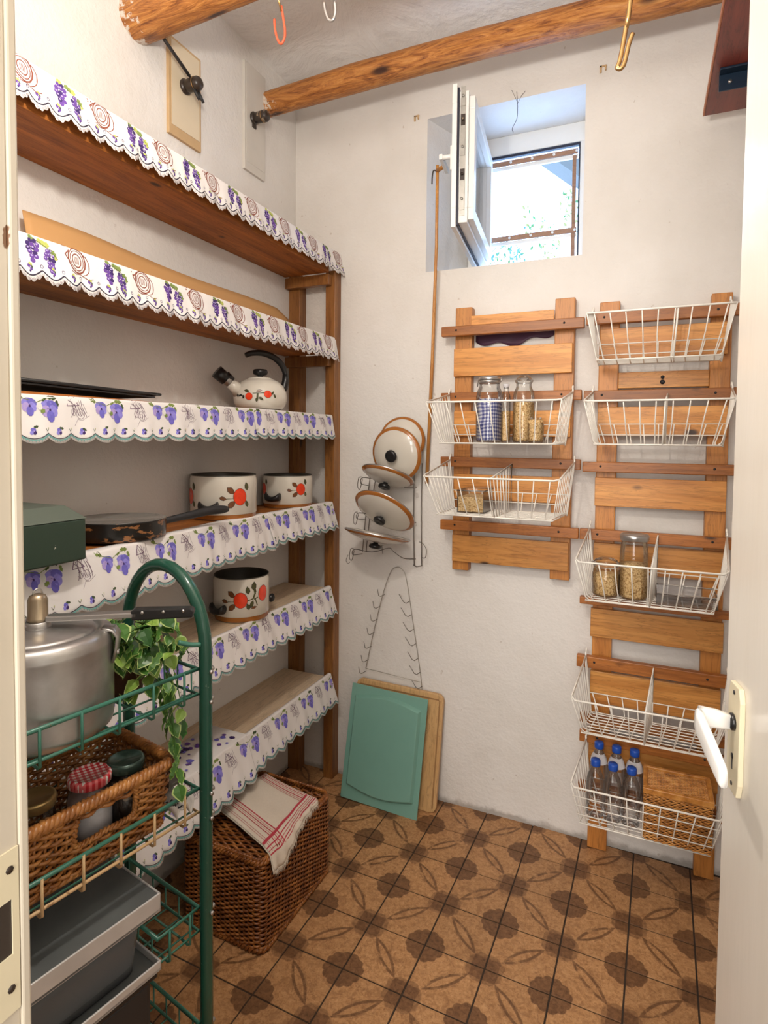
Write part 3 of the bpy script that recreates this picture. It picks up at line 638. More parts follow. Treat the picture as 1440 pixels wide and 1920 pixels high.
for x0, x1, y0, y1 in ((-1.3725, -1.3225, 2.420, 2.478), (XL+.001, -1.512, 2.420, 2.478), (-1.3725, -1.3225, .36, .415), (XL+.001, -1.512, .36, .415)):
    boxo('post', (x0, y0, .0), (x1, y1, 2.40), M['post'], shelf, .002)

# --- cloth valances, printed patterns drawn as thin flat shapes on the cloth
def make_valance(name, label, y0, y1, ztop, drop, flare, kind, cover=.0, xedge=XS, seed=0, period=.2, y_ref=0., sag=.004, lift=0.0, tilt=0.0, bulge=0.0):
    """cloth strip: v<0 lies on top of the board, v in 0..drop hangs"""
    t = thing(name, label, 'shelf cloth', (xedge, (y0+y1)/2, ztop), 'edging cloths of the wall shelves')
    rnd = random.Random(seed)
    sp = period/(3 if kind == 'pansy' else 4); ztop0, xedge0 = ztop, xedge
    def surf(y, v, off=0.0):
        ztop = ztop0+tilt*(y1-y); xedge = xedge0+bulge*max(0, min(1, (1.65-y)/.5))
        wob = sag*noise.noise(Vector((y*5.5, seed*3.1, 0)))+sag*.6*noise.noise(Vector((y*17, seed, 2)))
        if v < 0: return Vector((xedge+.006+v+wob*.3, y, ztop+.0025+off+lift*math.exp(-((y-y0)/.3)**2)))
        if v < .012:
            a = v/.012*PI/2; return Vector((xedge+.004+(.006+off)*math.sin(a)+wob*.3, y, ztop-.0035+(.006+off)*math.cos(a)))
        q = (v-.012)/(drop-.012)
        wave = .007*math.sin(y*41+seed*2)*q+.004*math.sin(y*97+seed)*q
        x = xedge+.010+flare*(q**1.1)+wob+wave*.6; z = ztop-.0035-(v-.012)*.985
        return Vector((x+off, y, z+off*.2))
    def vmax(y):
        ph = (y-y_ref)/sp
        s_ = abs(math.sin(PI*ph))
        if kind == 'pansy': return drop-.016+.014*s_**.8+.0012*abs(math.sin(PI*ph*9))
        return drop-.023+.017*s_+.006*abs(math.sin(PI*ph*4))
    N = int((y1-y0)/.0026); mb = MB(); NV = 10 if not cover else 12
    rows = [-cover, -cover*.5] if cover else []
    for i in range(N+1):
        y = y0+(y1-y0)*i/N; vm = vmax(y); vs = rows+[0, .006, .012]+[.012+(vm-.012)*k/6 for k in range(1, 7)]
        if not cover: vs = [0, .006, .012]+[.012+(vm-.012)*k/6 for k in range(1, 7)]
        L = len(vs); mb.v += [surf(y, v) for v in vs]
        if i:
            b = (i-1)*L
            for k in range(L-1): mb.f.append((b+k, b+L+k, b+L+k+1, b+k+1)); mb.mi.append(0); mb.smooth.append(True)
    mb.build('cloth', M['cloth'], t, solid=.0007)
    inks = {}
    def P(nm, pts, rim=None, o=.0009):
        inks.setdefault(nm, MB()); pts = [(y, v) for y, v in pts]
        if any(y < y0+.001 or y > y1-.001 for y, v in pts): return
        lim = min(vmax(y) for y, v in pts)
        mbb = inks[nm]; mbb.add([surf(y, min(max(v, -cover if cover else .0), vmax(y)-.0005), o) for y, v in pts], [tuple(range(len(pts)))], smooth=False)
    def blob(nm, y, v, ry, rv, rot=0, n=9, o=.0009, jag=.0):
        c_, s_ = math.cos(rot), math.sin(rot); pts = []
        for k in range(n):
            a = 2*PI*k/n; r1 = 1+jag*rnd.uniform(-1, 1); u, w_ = ry*math.cos(a)*r1, rv*math.sin(a)*r1
            pts.append((y+u*c_-w_*s_, v+u*s_+w_*c_))
        P(nm, pts[::-1], o=o)
    def stroke(nm, pts, w_, o=.0011):
        for a, b in zip(pts, pts[1:]):
            d = math.hypot(b[0]-a[0], b[1]-a[1]) or 1; nx, ny = -(b[1]-a[1])/d*w_/2, (b[0]-a[0])/d*w_/2
            P(nm, [(a[0]+nx, a[1]+ny), (b[0]+nx, b[1]+ny), (b[0]-nx, b[1]-ny), (a[0]-nx, a[1]-ny)], o=o)
    def ring(nm, y, v, ry, rv, w_, n=14, rot=0, a0=0, a1=2*PI):
        stroke(nm, [(y+ry*math.cos(a0+(a1-a0)*k/n)*math.cos(rot)-rv*math.sin(a0+(a1-a0)*k/n)*math.sin(rot), v+ry*math.cos(a0+(a1-a0)*k/n)*math.sin(rot)+rv*math.sin(a0+(a1-a0)*k/n)*math.cos(rot)) for k in range(n+1)], w_)
    def leaf(nm, y, v, L, W, rot, o=.0010):
        c_, s_ = math.cos(rot), math.sin(rot)
        pts = [(0, 0), (.25, .5), (.5, .3), (.62, .55), (1, 0), (.62, -.5), (.5, -.3), (.25, -.45)]
        P(nm, [(y+a*L*c_-b*W*s_, v+a*L*s_+b*W*c_) for a, b in pts][::-1], o=o)
    h = drop-.02
    k0 = int(math.floor((y0-y_ref)/period))-1
    for k in range(k0, int((y1-y_ref)/period)+2):
        yc = y_ref+k*period
        if kind == 'grape':
            g = yc+.25*period     # two grape clusters
            for (gy, gv, n_, sz) in ((g-.016, .20*h, 5, .0062), (g+.024, .36*h, 5, .0058)):
                for rr_ in range(6):
                    wdt = [2, 3, 3, 2, 2, 1][rr_]
                    for q_ in range(wdt):
                        by = gy+(q_-(wdt-1)/2)*.0098+rnd.uniform(-.002, .002); bv = gv+rr_*.0098+rnd.uniform(-.0015, .0015)
                        blob('purple' if rnd.random() < .6 else 'purple_dark', by, bv, sz, sz, 0, 7, .0009+.00004*q_)
                        if rnd.random() < .5: blob('lilac', by-.001, bv-.0015, sz*.45, sz*.4, 0, 5, .0013)
            for (ly, lv, L, ro) in ((g-.004, .13*h, .020, .5), (g+.030, .30*h, .020, 1.0), (g+.006, .20*h, .022, .1), (g-.025, .10*h, .016, .4), (g+.038, .40*h, .015, 1.4)):
                leaf('lime' if rnd.random() < .4 else 'leaf_ink', ly, lv, L, L*.75, ro)
            stroke('leaf_dark', [(g-.035, .03*h), (g-.012, .16*h), (g+.01, .24*h), (g+.028, .32*h), (g+.045, .50*h)], .0014)
            b_y, b_v = yc+.72*period, .36*h      # barrel
            for ry, rv, w_ in ((.0260, .032, .0036), (.0205, .0255, .0020), (.0135, .017, .0024)): ring('sepia', b_y, b_v, ry, rv, w_)
            ring('sepia', b_y+.014, b_v+.006, .023, .028, .0020, 10, 0, -1.2, 1.4)
            for q_ in range(4): stroke('sepia', [(b_y-.006+q_*.004, b_v-.009), (b_y-.005+q_*.0035, b_v+.009)], .0014)
            stroke('sepia', [(b_y-.03, b_v-.034), (b_y-.022, b_v-.02), (b_y-.034, b_v-.008), (b_y-.027, b_v+.004)], .0026)
            for q_ in range(5): blob('sepia', b_y-.034+rnd.uniform(-.006, .006), b_v-.02+rnd.uniform(-.014, .012), .0022, .0022, 0, 5)
            stroke('sepia', [(b_y-.022, b_v+.03), (b_y-.008, b_v+.036), (b_y+.006, b_v+.033), (b_y+.03, b_v+.042), (b_y+.045, b_v+.037)], .0018)
            stroke('sepia', [(b_y+.028, b_v-.02), (b_y+.036, b_v+.0), (b_y+.034, b_v+.016)], .0008)
        else:
            g = yc+.28*period
            for (py, pv, s_, o_) in ((g-.026, .31*h, .9, 0), (g+.024, .38*h, 1.12, 1)):
                a_ = .0160*s_
                blob('violet_mid', py-.007*s_, pv-.009*s_, a_*.9, a_*.62, -.5, 10, .0009); blob('violet_blue', py+.008*s_, pv-.008*s_, a_*.9, a_*.65, .5, 10, .0010)
                blob('lilac', py-.009*s_, pv+.005*s_, a_*.66, a_*.82, .3, 10, .0011); blob('violet_mid', py+.009*s_, pv+.004*s_, a_*.62, a_*.85, -.3, 10, .0012)
                blob('violet_blue', py+.001, pv+.016*s_, a_*.60, a_*.85, 0, 10, .0013); blob('purple_dark', py+.001, pv+.002*s_, .0028, .0035, 0, 6, .0015)
                stroke('purple_dark', [(py-.006*s_, pv-.002), (py+.002, pv+.001), (py+.004, pv+.012*s_)], .0008)
            blob('lace_w', g+.0, .34*h, .006, .010, 0, 8, .0016)
            leaf('leaf_ink', g+.0, .47*h, .014, .012, -.6, .0017)
            for (ly, lv, L, ro) in ((g-.058, .10*h, .020, .3), (g-.05, .04*h, .018, 1.2), (g+.020, .10*h, .026, .1), (g+.044, .16*h, .018, 1.3), (g+.006, .2*h, .014, -.5)):
                leaf('leaf_ink' if rnd.random() < .6 else 'leaf_dark', ly, lv, L, L*.5, ro)
            stroke('leaf_ink', [(g-.06, .06*h), (g-.045, .15*h), (g-.026, .19*h), (g-.008, .24*h), (g+.012, .16*h), (g+.03, .12*h)], .0016)
            sy, sv = yc+.80*period, .34*h            # sketched seed heads
            for q_ in range(7):
                a = rnd.uniform(-1.2, 1.2); stroke('sketch', [(sy-.026+q_*.006, sv-.030+abs(q_-3)*.003), (sy-.014+q_*.004+.01*a, sv-.006), (sy-.02+q_*.007, sv+.020+.004*a)], .0013)
            ring('sketch', sy+.006, sv+.014, .011, .013, .0009, 9); ring('sketch', sy-.012, sv+.010, .007, .009, .0008, 8); ring('sketch', sy+.006, sv+.014, .005, .006, .0007, 7)
            stroke('sketch', [(sy-.030, sv-.006), (sy-.020, sv-.032), (sy+.004, sv-.008), (sy-.030, sv-.006)], .0020)
            stroke('sketch', [(sy-.012, sv+.045), (sy-.002, sv+.028), (sy+.010, sv+.030), (sy+.030, sv+.018)], .0007)
            stroke('sketch', [(sy+.012, sv-.034), (sy+.016, sv-.010), (sy+.024, sv+.012)], .0009)
        nn = 3 if kind == 'pansy' else 4
        for j in range(nn):
            c = yc+(j+.5)*sp; b = drop-.030
            if kind == 'pansy':
                blob('violet_blue', c, b-.004, .0062, .0055, .2, 8); blob('violet_mid', c-.004, b+.003, .0045, .005, 0, 7, .0011); blob('purple_dark', c+.003, b+.003, .0035, .005, .4, 7, .0012); blob('lilac', c+.001, b-.001, .0018, .002, 0, 5, .0014)
                leaf('leaf_dark', c+.001, b-.010, .012, .007, -.3+j*.5); 
                e = yc+j*sp
                stroke('leaf_dark', [(e-.004, b-.008), (e-.001, b-.001), (e+.003, b-.007)], .0011); blob('lime', e+.003, b-.009, .0015, .0015, 0, 5)
            else:
                blob('purple', c-.002, b-.008, .0045, .005, 0, 7); blob('purple', c+.003, b-.002, .0035, .005, 0, 7); blob('lilac', c+.001, b-.005, .002, .002, 0, 5, .0013); blob('purple_dark', c, b+.004, .0026, .003, 0, 6)
                leaf('lime', c-.003, b-.015, .010, .008, .4); leaf('leaf_dark', c+.004, b-.010, .007, .005, 1.3)
                e = yc+j*sp; ring('purple_dark', e, b-.012, .0032, .0042, .0012, 7)
    # edge lines following the scallops
    nn = int((y1-y0)/.0035); ys = [y0+.002+(y1-y0-.004)*i/nn for i in range(nn+1)]
    if kind == 'pansy':
        base = lambda y, o: drop-.016-o+.014*abs(math.sin(PI*(y-y_ref)/sp))**.8
        for o_, nm, w_ in ((.011, 'ink_black', .0017), (.0075, 'teal_ink', .0032)):
            stroke(nm, [(y, base(y, o_)) for y in ys], w_, .0010)
        for i, y in enumerate(ys[::2]): stroke('teal_ink', [(y, base(y, .006)), (y+.0006, base(y, .0022))], .0012)
    else:
        base = lambda y, o: drop-.023-o+.017*abs(math.sin(PI*(y-y_ref)/sp))
        stroke('ink_black', [(y, base(y, .010)) for y in ys], .0032, .0010)
        for i, y in enumerate(ys): ring('sketch', y, base(y, .001), .0022, .0028, .0005, 5) if i % 2 else None
    if 'lace_w' in inks: M['lace_w'] = M['lace']
    names = list(inks); mb = MB()
    for mi, nm in enumerate(names):
        b = len(mb.v); mb.v += inks[nm].v; mb.f += [[b+i for i in f_] for f_ in inks[nm].f]; mb.mi += [mi]*len(inks[nm].f); mb.smooth += [False]*len(inks[nm].f)
    pr_ = mb.build('printed_pattern', [M[n] for n in names], t); pr_['kind'] = 'stuff'
    return t
VN = 'shelf_edging'
make_valance(VN, 'grape and barrel printed cloth with lace edge on the topmost shelf', .5, 2.500, 2.487, .118, .020, 'grape', 0, seed=1, period=.2145, y_ref=.985, xedge=XS+.002)
make_valance(VN, 'grape and barrel printed cloth with lace edge on the second shelf from the top', .5, 2.430, 2.091, .122, .022, 'grape', 0, seed=2, period=.2145, y_ref=.905, xedge=XS+.002)
make_valance(VN, 'longer pansy printed cloth on the shelf with the kettle', .5, 1.818, TOPS[2]+.003, .126, .018, 'pansy', .10, seed=3, y_ref=.9, tilt=-.014)
make_valance(VN, 'short pansy printed cloth under the right end of the kettle shelf', 1.800, 2.405, TOPS[2]+.004, .122, .022, 'pansy', .05, seed=4, y_ref=.9+.04)
make_valance(VN, 'longer pansy printed cloth below the frying pan and green tin box', .5, 1.905, TOPS[3]+.004, .150, .034, 'pansy', .035, seed=5, y_ref=.86, bulge=.060)
make_valance(VN, 'short pansy printed cloth below the smaller enamel pot', 1.890, 2.415, TOPS[3]+.003, .136, .036, 'pansy', .03, seed=6, y_ref=.93)
make_valance(VN, 'pansy printed cloth on the shelf with the lone enamel pot', .6, 2.400, TOPS[4]+.003, .142, .040, 'pansy', .012, seed=7, y_ref=.92)
make_valance(VN, 'pansy printed cloth at the right of the lowest shelf above the hamper', 1.745, 2.410, TOPS[5]+.003, .148, .040, 'pansy', .012, seed=8, y_ref=.92)
make_valance(VN, 'wrinkled purple flowered cloth lying over the lowest shelf behind the cart post', 1.15, 1.765, TOPS[5]+.007, .165, .052, 'pansy', .17, seed=9, y_ref=.90, sag=.009, lift=.012)
# big flower print on the lying part of that cloth
mb = MB(); rnd = random.Random(5)
for k in range(70):
    y = rnd.uniform(1.18, 1.74); x = rnd.uniform(-1.49, -1.35); a = rnd.uniform(0, PI); r = rnd.uniform(.006, .016)
    z = TOPS[5]+.0115+.012*math.exp(-((y-1.15)/.3)**2)
    mb.add([(x+r*math.cos(a+2*PI*i/8)*rnd.uniform(.6, 1), y+r*.7*math.sin(a+2*PI*i/8), z+.0001*k/10) for i in range(8)], [tuple(range(8))], mi=rnd.choice([0, 0, 1, 2]), smooth=False)
# put it on the last cloth
last = [o for o in COL.objects if o.name.startswith(VN)][-1]
mb.build('flower_print', [M['purple'], M['purple_dark'], M['violet_blue']], last, kind='stuff')

# ------------------------------------------------------------------ enamel ware
def decor(mb, surf, motif, th, z, s, mir=1):
    """flat painted motif: th, z centre; surf(th_offset_m, z)->point slightly proud; mats 0 red 1 brown 2 olive 3 black"""
    def B(mi, u, v, ru, rv, rot=0, n=14, o=0, pts=None):
        c_, s_ = math.cos(rot), math.sin(rot)
        if pts is None: pts = [(ru*math.cos(2*PI*k/n), rv*math.sin(2*PI*k/n)) for k in range(n)]
        q = [(th+(u+a*c_-b*s_)*s*mir, z+(v+a*s_+b*c_)*s) for a, b in pts]
        c0 = (sum(x for x, _ in q)/len(q), sum(y for _, y in q)/len(q)); rings = []
        for f_ in (0.0001, .5, 1.0): rings.append([surf(c0[0]+(x-c0[0])*f_, c0[1]+(y-c0[1])*f_, .0006+o) for x, y in q])
        n_ = len(q); v_ = [p for r_ in rings for p in r_]; fs = []
        for i in range(2):
            for k in range(n_): k2 = (k+1) % n_; fs.append((i*n_+k, i*n_+k2, (i+1)*n_+k2, (i+1)*n_+k))
        mb.add(v_, fs, mi=mi, smooth=True)
    def leafp(L, W): return [(-.5*L, 0), (-.2*L, .45*W), (.15*L, .4*W), (.5*L, .02*W), (.15*L, -.4*W), (-.2*L, -.42*W)]
    def L(mi, u, v, l, w_, rot): B(3, u, v, 0, 0, rot, pts=leafp(l*1.12, w_*1.2), o=-.0001); B(mi, u, v, 0, 0, rot, pts=leafp(l, w_))
    def St(u0, v0, u1, v1, w_=.002):
        d = math.hypot(u1-u0, v1-v0); B(2, (u0+u1)/2, (v0+v1)/2, 0, 0, math.atan2(v1-v0, u1-u0), pts=[(-d/2, -w_/2), (d/2, -w_/2), (d/2, w_/2), (-d/2, w_/2)], o=-.0002)
    if motif in ('branch', 'full'):
        St(-.034, -.004, -.01, -.003); St(-.028, .024, -.014, .012)
        L(1, -.024, .016, .024, .014, -.75); L(1, -.022, -.018, .024, .014, .75); L(1, -.043, -.003, .018, .010, -.25)
        B(3, 0, 0, .0185, .0215, .1, 20, -.0001); B(0, 0, 0, .0175, .0205, .1, 20, .0001)
        L(2, .019, .026, .020, .012, 1.75); L(2, .020, -.018, .017, .010, 1.9)
    if motif == 'full':
        St(.018, -.002, .034, .002, .003); St(.034, .002, .040, .018, .005); St(.040, .018, .036, .036, .007); L(2, .036, .036, .022, .014, 1.5); St(.036, .0, .048, .004, .003)
        L(2, .030, -.012, .020, .010, 1.2); L(1, .036, -.022, .016, .007, .1); St(.040, .0, .046, -.018, .003)
        B(3, .066, .012, .017, .022, 0, 18, -.0001); B(0, .066, .012, .016, .021, 0, 18, .0001)
    if motif == 'kettle':
        for su in (-.030, .030): B(3, su, 0 if su < 0 else .008, .0125, .0120, 0, 18, -.0001); B(0, su, 0 if su < 0 else .008, .0118, .0113, 0, 18, .0001)
        St(-.018, .010, .020, .012, .002); St(-.002, .012, -.003, -.008, .006); L(1, .003, .018, .018, .008, .2); L(2, -.005, -.010, .014, .008, 1.4); L(2, .009, -.007, .016, .008, -.6)
        L(2, -.038, .018, .018, .008, -.2); L(3, -.049, -.001, .012, .008, 1.2); St(-.068, .002, -.05, .003, .002); L(3, -.062, .004, .016, .006, .3); L(3, -.074, .004, .010, .008, .2)
        L(2, .046, .012, .014, .006, 1.0); L(2, .053, .003, .014, .007, 2.0)
def cyl_surf(c, prof):
    def rad(z):
        for (r0, z0), (r1, z1) in zip(prof, prof[1:]):
            if z0 <= z <= z1 and z1 > z0: return r0+(r1-r0)*(z-z0)/(z1-z0)
        return prof[-1][0]
    def f(s_, z, off):
        r = rad(z); a = s_/max(.02, prof[2][0]); return Vector((c[0]+(r+off)*math.cos(a), c[1]+(r+off)*math.sin(a), c[2]+z))
    return f
def enamel_pot(label, c, r, h, band, face, motif, handles, ms=1.0, mz=.5, group=None):
    t = thing('enamel_pot', label, 'pot', c, group)
    prof = [(r*.90, 0), (r*.955, .003), (r*.975, .009), (r*.98, band), (r*1.0, band+.002), (r*1.0, h*.8), (r*1.0, h-.014), (r*.975, h-.004), (r*.985, h-.001), (r*.972, h+.0005), (r*.955, h-.004)]
    MB().lathe(prof, c, 64, mis=[0, 1, 1, 0, 0, 0, 0, 2, 2, 2, 2]).build('body', [M['enamel'], M['enamel_rim'], M['pot_inside']], t)
    MB().lathe([(r*.955, h-.004), (r*.95, h-.012), (r*.95, .008), (0.0, .006)], c, 48, capb=False).build('inner_lining', M['pot_inside'], t)
    pf = [(r, -1), (r, 0), (r, 9)]; sf = lambda s_, z, off: Vector((c[0]+(r+off)*math.cos(s_/r), c[1]+(r+off)*math.sin(s_/r), c[2]+z))
    mb = MB(); decor(mb, sf, motif, face*r, h*mz, ms); 
    if motif != 'kettle': decor(mb, sf, 'branch', (face-1.75)*r, h*mz, ms)
    mb.build('fruit_decoration', [M['red_fruit'], M['brown_leaf'], M['olive_leaf'], M['black']], t, kind='stuff')
    for ha in handles:
        mb = MB(); d = Vector((math.cos(ha), math.sin(ha), 0)); tn = Vector((-d.y, d.x, 0)); b = Vector(c)+d*(r+.001)+Vector((0, 0, band+.020))
        w_ = .034
        # lug handle: a thick grip with raised ends
        rings = []
        for k in range(13):
            u = -1+2*k/12; cc = b+tn*(w_*u)+d*(.020*(1-.5*u*u))+Vector((0, 0, .004+.010*u*u)); hh = .0115+.006*u*u; dd = .017-.003*u*u
            rings.append([cc+d*dd*math.cos(2*PI*q/10)+Vector((0, 0, hh*math.sin(2*PI*q/10))) for q in range(10)])
        v = [p for r_ in rings for p in r_]; fs = []
        for i in range(12):
            for q in range(10): q2 = (q+1) % 10; fs.append((i*10+q, i*10+q2, (i+1)*10+q2, (i+1)*10+q))
        fs += [tuple(range(9, -1, -1)), tuple(120+q for q in range(10))]
        mb.add(v, fs); mb.box(b-tn*.012-Vector((0, 0, .006)), b+tn*.012+d*.012+Vector((0, 0, .008)))
        mb.build('handle', M['black'], t)
    return t
enamel_pot('largest cream enamel pot with red fruit, standing beside the frying pan', (-1.446, 1.783, TOPS[3]+.001), .122, .162, .020, -.40, 'branch', (-1.30, 1.84), 1.45, .52)
enamel_pot('smaller cream enamel pot with red fruit at the right end of the same shelf', (-1.437, 2.205, TOPS[3]+.001), .108, .140, .017, -.45, 'branch', (-1.55, 1.59), 1.2, .58)
enamel_pot('cream enamel pot with red fruit standing alone on the pale shelf', (-1.418, 1.853, TOPS[4]+.001), .106, .168, .022, -.95, 'full', (-1.75, 1.2), 1.4, .52)

# kettle
kc = Vector((-1.425, 1.985, TOPS[2]+.011)); K = thing('kettle', 'cream whistling kettle with black arched handle and red fruit decoration', 'kettle', tuple(kc))
kp = [(.082, 0), (.092, .004), (.102, .020), (.107, .045), (.104, .070), (.092, .095), (.074, .112), (.058, .119), (.052, .121)]
MB().lathe(kp, kc, 56).build('body', M['enamel'], K)
MB().lathe([(.053, .120), (.054, .1225), (.040, .128), (.018, .131), (0, .132)], kc, 40, capb=False).build('lid', M['enamel'], K)
MB().lathe([(.010, .130), (.012, .136), (.027, .141), (.030, .152), (.026, .161), (.0, .164)], kc, 28).build('lid_knob', M['black'], K)
sdv = Vector((-.50, -.866, 0)); up = Vector((0, 0, 1))
s0 = kc+sdv*.088+up*.070; sdir = (sdv*.80+up*.60).normalized()
MB().tube([s0, s0+sdir*.03, s0+sdir*.052], [.030, .023, .019], 24).build('spout', M['enamel'], K)
s1 = s0+sdir*.050
MB().tube([s1, s1+sdir*.036], [.0195, .0195], 24).build('spout_sleeve', M['steel'], K)
sx_ = sdir.cross(sdv).normalized() if sdir.cross(sdv).length > .01 else Vector((0, 1, 0)); sup = sdir.cross(sx_).normalized()
if sup.z < 0: sup = -sup
mb = MB(); mb.tube([s1+sdir*.020, s1+sdir*.066], [.0250, .0262], 20); mb.tube([s1-sdir*.002+sup*.010, s1+sdir*.030+sup*.010], [.0165, .0205], 14)
mb.build('whistle_cap', M['black'], K)
mb = MB(); hb = -sdv
pth = [kc+hb*.098+up*.085, kc+hb*.112+up*.120, kc+hb*.110+up*.160, kc+hb*.088+up*.195, kc+hb*.052+up*.218, kc+hb*.008+up*.228, kc-hb*.035+up*.224, kc-hb*.062+up*.213]
pp = smooth_path(pth, 5); mb.tube(pp, [.010+.003*math.sin(PI*i/(len(pp)-1)) for i in range(len(pp))], 12)
mb.tube([kc+hb*.095+up*.07, kc+hb*.106+up*.095, kc+hb*.113+up*.125, kc+hb*.111+up*.155], [.012, .016, .015, .011], 12)
mb.build('handle', M['black'], K)
def krad(z):
    for (r0, z0_), (r1, z1_) in zip(kp, kp[1:]):
        if z0_ <= z <= z1_: return r0+(r1-r0)*(z-z0_)/(z1_-z0_)
    return .107
ks_ = lambda s_, z, off: kc+Vector(((krad(z)+.0016+off)*math.cos(s_/.105), (krad(z)+.0016+off)*math.sin(s_/.105), z))
mb = MB(); decor(mb, ks_, 'kettle', -1.02*.105, .046, 1.2); mb.build('fruit_decoration', [M['red_fruit'], M['brown_leaf'], M['olive_leaf'], M['black']], K, kind='stuff')

# frying pan
pc = Vector((-1.392, 1.250, TOPS[3]+.007)); FP = thing('frying_pan', 'chipped black frying pan with covered grey top on the shelf', 'pan', tuple(pc))
MB().lathe([(.120, 0), (.127, .004), (.1290, .020), (.1290, .050), (.131, .053), (.129, .055)], pc, 64).build('side_wall', M['pan'], FP)
MB().lathe([(.129, .055), (.122, .056), (.116, .052), (.0, .050)], pc, 56, capb=False).build('grey_top', M['pan_lid'], FP)
h0 = pc+Vector((.055, .108, .035)); h1 = Vector((-1.283, 1.60, TOPS[3]+.058))
MB().tube(smooth_path([h0, h0.lerp(h1, .35)+Vector((.004, 0, .004)), h0.lerp(h1, .7)+Vector((.002, 0, .006)), h1], 4), [.010, .010, .0105, .011, .012, .013, .0135, .014, .014, .0145, .0145, .013, .010], 10).build('handle', M['black_matt'], FP)

# green tin box at the left
gb = thing('tin_box', 'dark green painted tin box with chipped paint and sloping lid', 'box', (-1.41, .95, TOPS[3]+.004))
z0 = TOPS[3]+.005
boxo('box_body', (-1.48, .66, z0), (-1.212, .992, z0+.098), M['green_tin'], gb, .004)
mb = MB(); mb.add([(-1.210, .658, z0+.098), (-1.210, .995, z0+.098), (-1.482, .995, z0+.098), (-1.482, .658, z0+.098), (-1.262, .68, z0+.128), (-1.262, .975, z0+.128), (-1.44, .975, z0+.128), (-1.44, .68, z0+.128)], [(0, 1, 5, 4), (1, 2, 6, 5), (2, 3, 7, 6), (3, 0, 4, 7), (4, 5, 6, 7), (3, 2, 1, 0)], smooth=False)
mb.build('lid', M['green_tin_top'], gb, bevel=.002)
# black baking tray on the third shelf
bt = thing('baking_tray', 'flat black baking tray lying at the left of the kettle shelf', 'tray', (-1.44, 1.0, TOPS[2]+.02))
tz = TOPS[2]+.012
def tl(p): return Vector((p.x, p.y, p.z+.012*(1.38-p.y)))
mb = MB(); mb.box((-1.545, .62, tz), (-1.345, 1.345, tz+.004), tf=tl); mb.build('tray_base', M['black_matt'], bt)
mb = MB(); mb.tube([tl(Vector(p)) for p in ((-1.343, .62, tz+.010), (-1.343, 1.30, tz+.010), (-1.352, 1.372, tz+.012), (-1.54, 1.372, tz+.012), (-1.548, .62, tz+.010))], .0045, 8, closed=True); mb.build('rolled_rim', M['black'], bt)
mb = MB(); mb.box((-1.54, .62, tz+.012), (-1.347, 1.36, tz+.015), tf=tl); mb.build('upper_sheet', M['black_matt'], bt)
# orange-brown cardboard sheet on the second shelf
cb = thing('cardboard_sheet', 'long orange-brown cardboard sheet standing behind the second cloth', 'cardboard', (-1.52, 1.7, TOPS[1]))
def cf(u, v):
    y = 1.075+1.30*u; top = 2.226-.015*u+.006*math.sin(u*9)-.03*max(0, u-.93)/.07; z = TOPS[1]+.001+(top-TOPS[1])*v
    return Vector((-1.50-.045*v+.006*math.sin(u*11+v), y, z))
MB().grid(cf, 60, 8).build('sheet', M['cardboard'], cb, solid=.003)

# ------------------------------------------------------------------ pallets with hanging wire baskets
def pallet(name, label, posts, zb, zt_, planks, bars, extra=None):
    t = thing(name, label, 'wall rack', ((posts[0][0]+posts[-1][1])/2, 2.45, zb))
    for (x0, x1, dz0, dz1) in posts: boxo('upright', (x0, 2.434, zb+dz0), (x1, YB-.002, zt_+dz1), M['pine_z'], t, .003)
    for (x0, x1, z0, z1, y) in planks: boxo('plank', (x0, y-.017, z0), (x1, y, z1), M['pine_x2'], t, .002)
    for (x0, x1, z0, z1) in bars:
        b = boxo('bar', (x0, 2.388, z0), (x1, 2.4158, z1), M['bar'], t, .003)
        mb = MB()
        for x in (x0+.065, x1-.075): mb.tube([(x, 2.3878, (z0+z1)/2+.003), (x, 2.3872, (z0+z1)/2+.003)], .0045, 8)
        mb.build('screw_heads', M['black_matt'], b)
    return t
YP = 2.433
pl_ = pallet('pallet_rack', 'shorter pallet rack hung left of the other, its lower end above the floor', [(-.748, -.676, 0, 0), (-.338, -.262, 0, .004)], 1.066, 2.183,
    [(-.675, -.339, 2.088, 2.142, YP), (-.748, -.267, 1.892, 2.008, YP), (-.744, -.268, 1.640, 1.745, YP), (-.742, -.268, 1.375, 1.480, YP), (-.744, -.266, 1.106, 1.220, YP)],
    [(-.796, -.222, 2.058, 2.099), (-.794, -.226, 1.783, 1.822), (-.792, -.224, 1.512, 1.553), (-.790, -.226, 1.243, 1.284)])
pr_ = pallet('pallet_rack', 'tall pallet rack reaching from the floor beside the door edge', [(-.170, -.098, 0, 0), (.208, .275, 0, 0)], .002, 2.158,
    [(-.165, .262, 1.938, 2.052, YP), (-.098, .207, 1.826, 1.886, YP+.012), (-.168, .268, 1.645, 1.755, YP), (-.172, .272, 1.374, 1.484, YP), (-.172, .274, 1.120, 1.230, YP), (-.176, .278, .860, .972, YP), (-.172, .276, .60, .725, YP), (-.172, .276, .340, .440, YP)],
    [(-.216, .300, 2.067, 2.110), (-.218, .300, 1.775, 1.817), (-.217, .305, 1.506, 1.545), (-.222, .306, 1.244, 1.285), (-.216, .304, .992, 1.020), (-.222, .304, .743, .788), (-.205, .304, .525, .562), (-.205, .304, .448, .492), (-.206, .304, .248, .284)])
MB().tube([(.055, 2.4278, 1.864), (.055, 2.420, 1.864)], [.007, .006], 12).tube([(.055, 2.4278, 1.846), (.055, 2.422, 1.846)], [.009, .008], 12).build('wall_bolt', M['black_matt'], pr_)
nl = thing('torn_paper', 'dark purple paper scrap on the wall behind the top of the shorter pallet rack', 'paper', (-.5, YB-.002, 2.04))
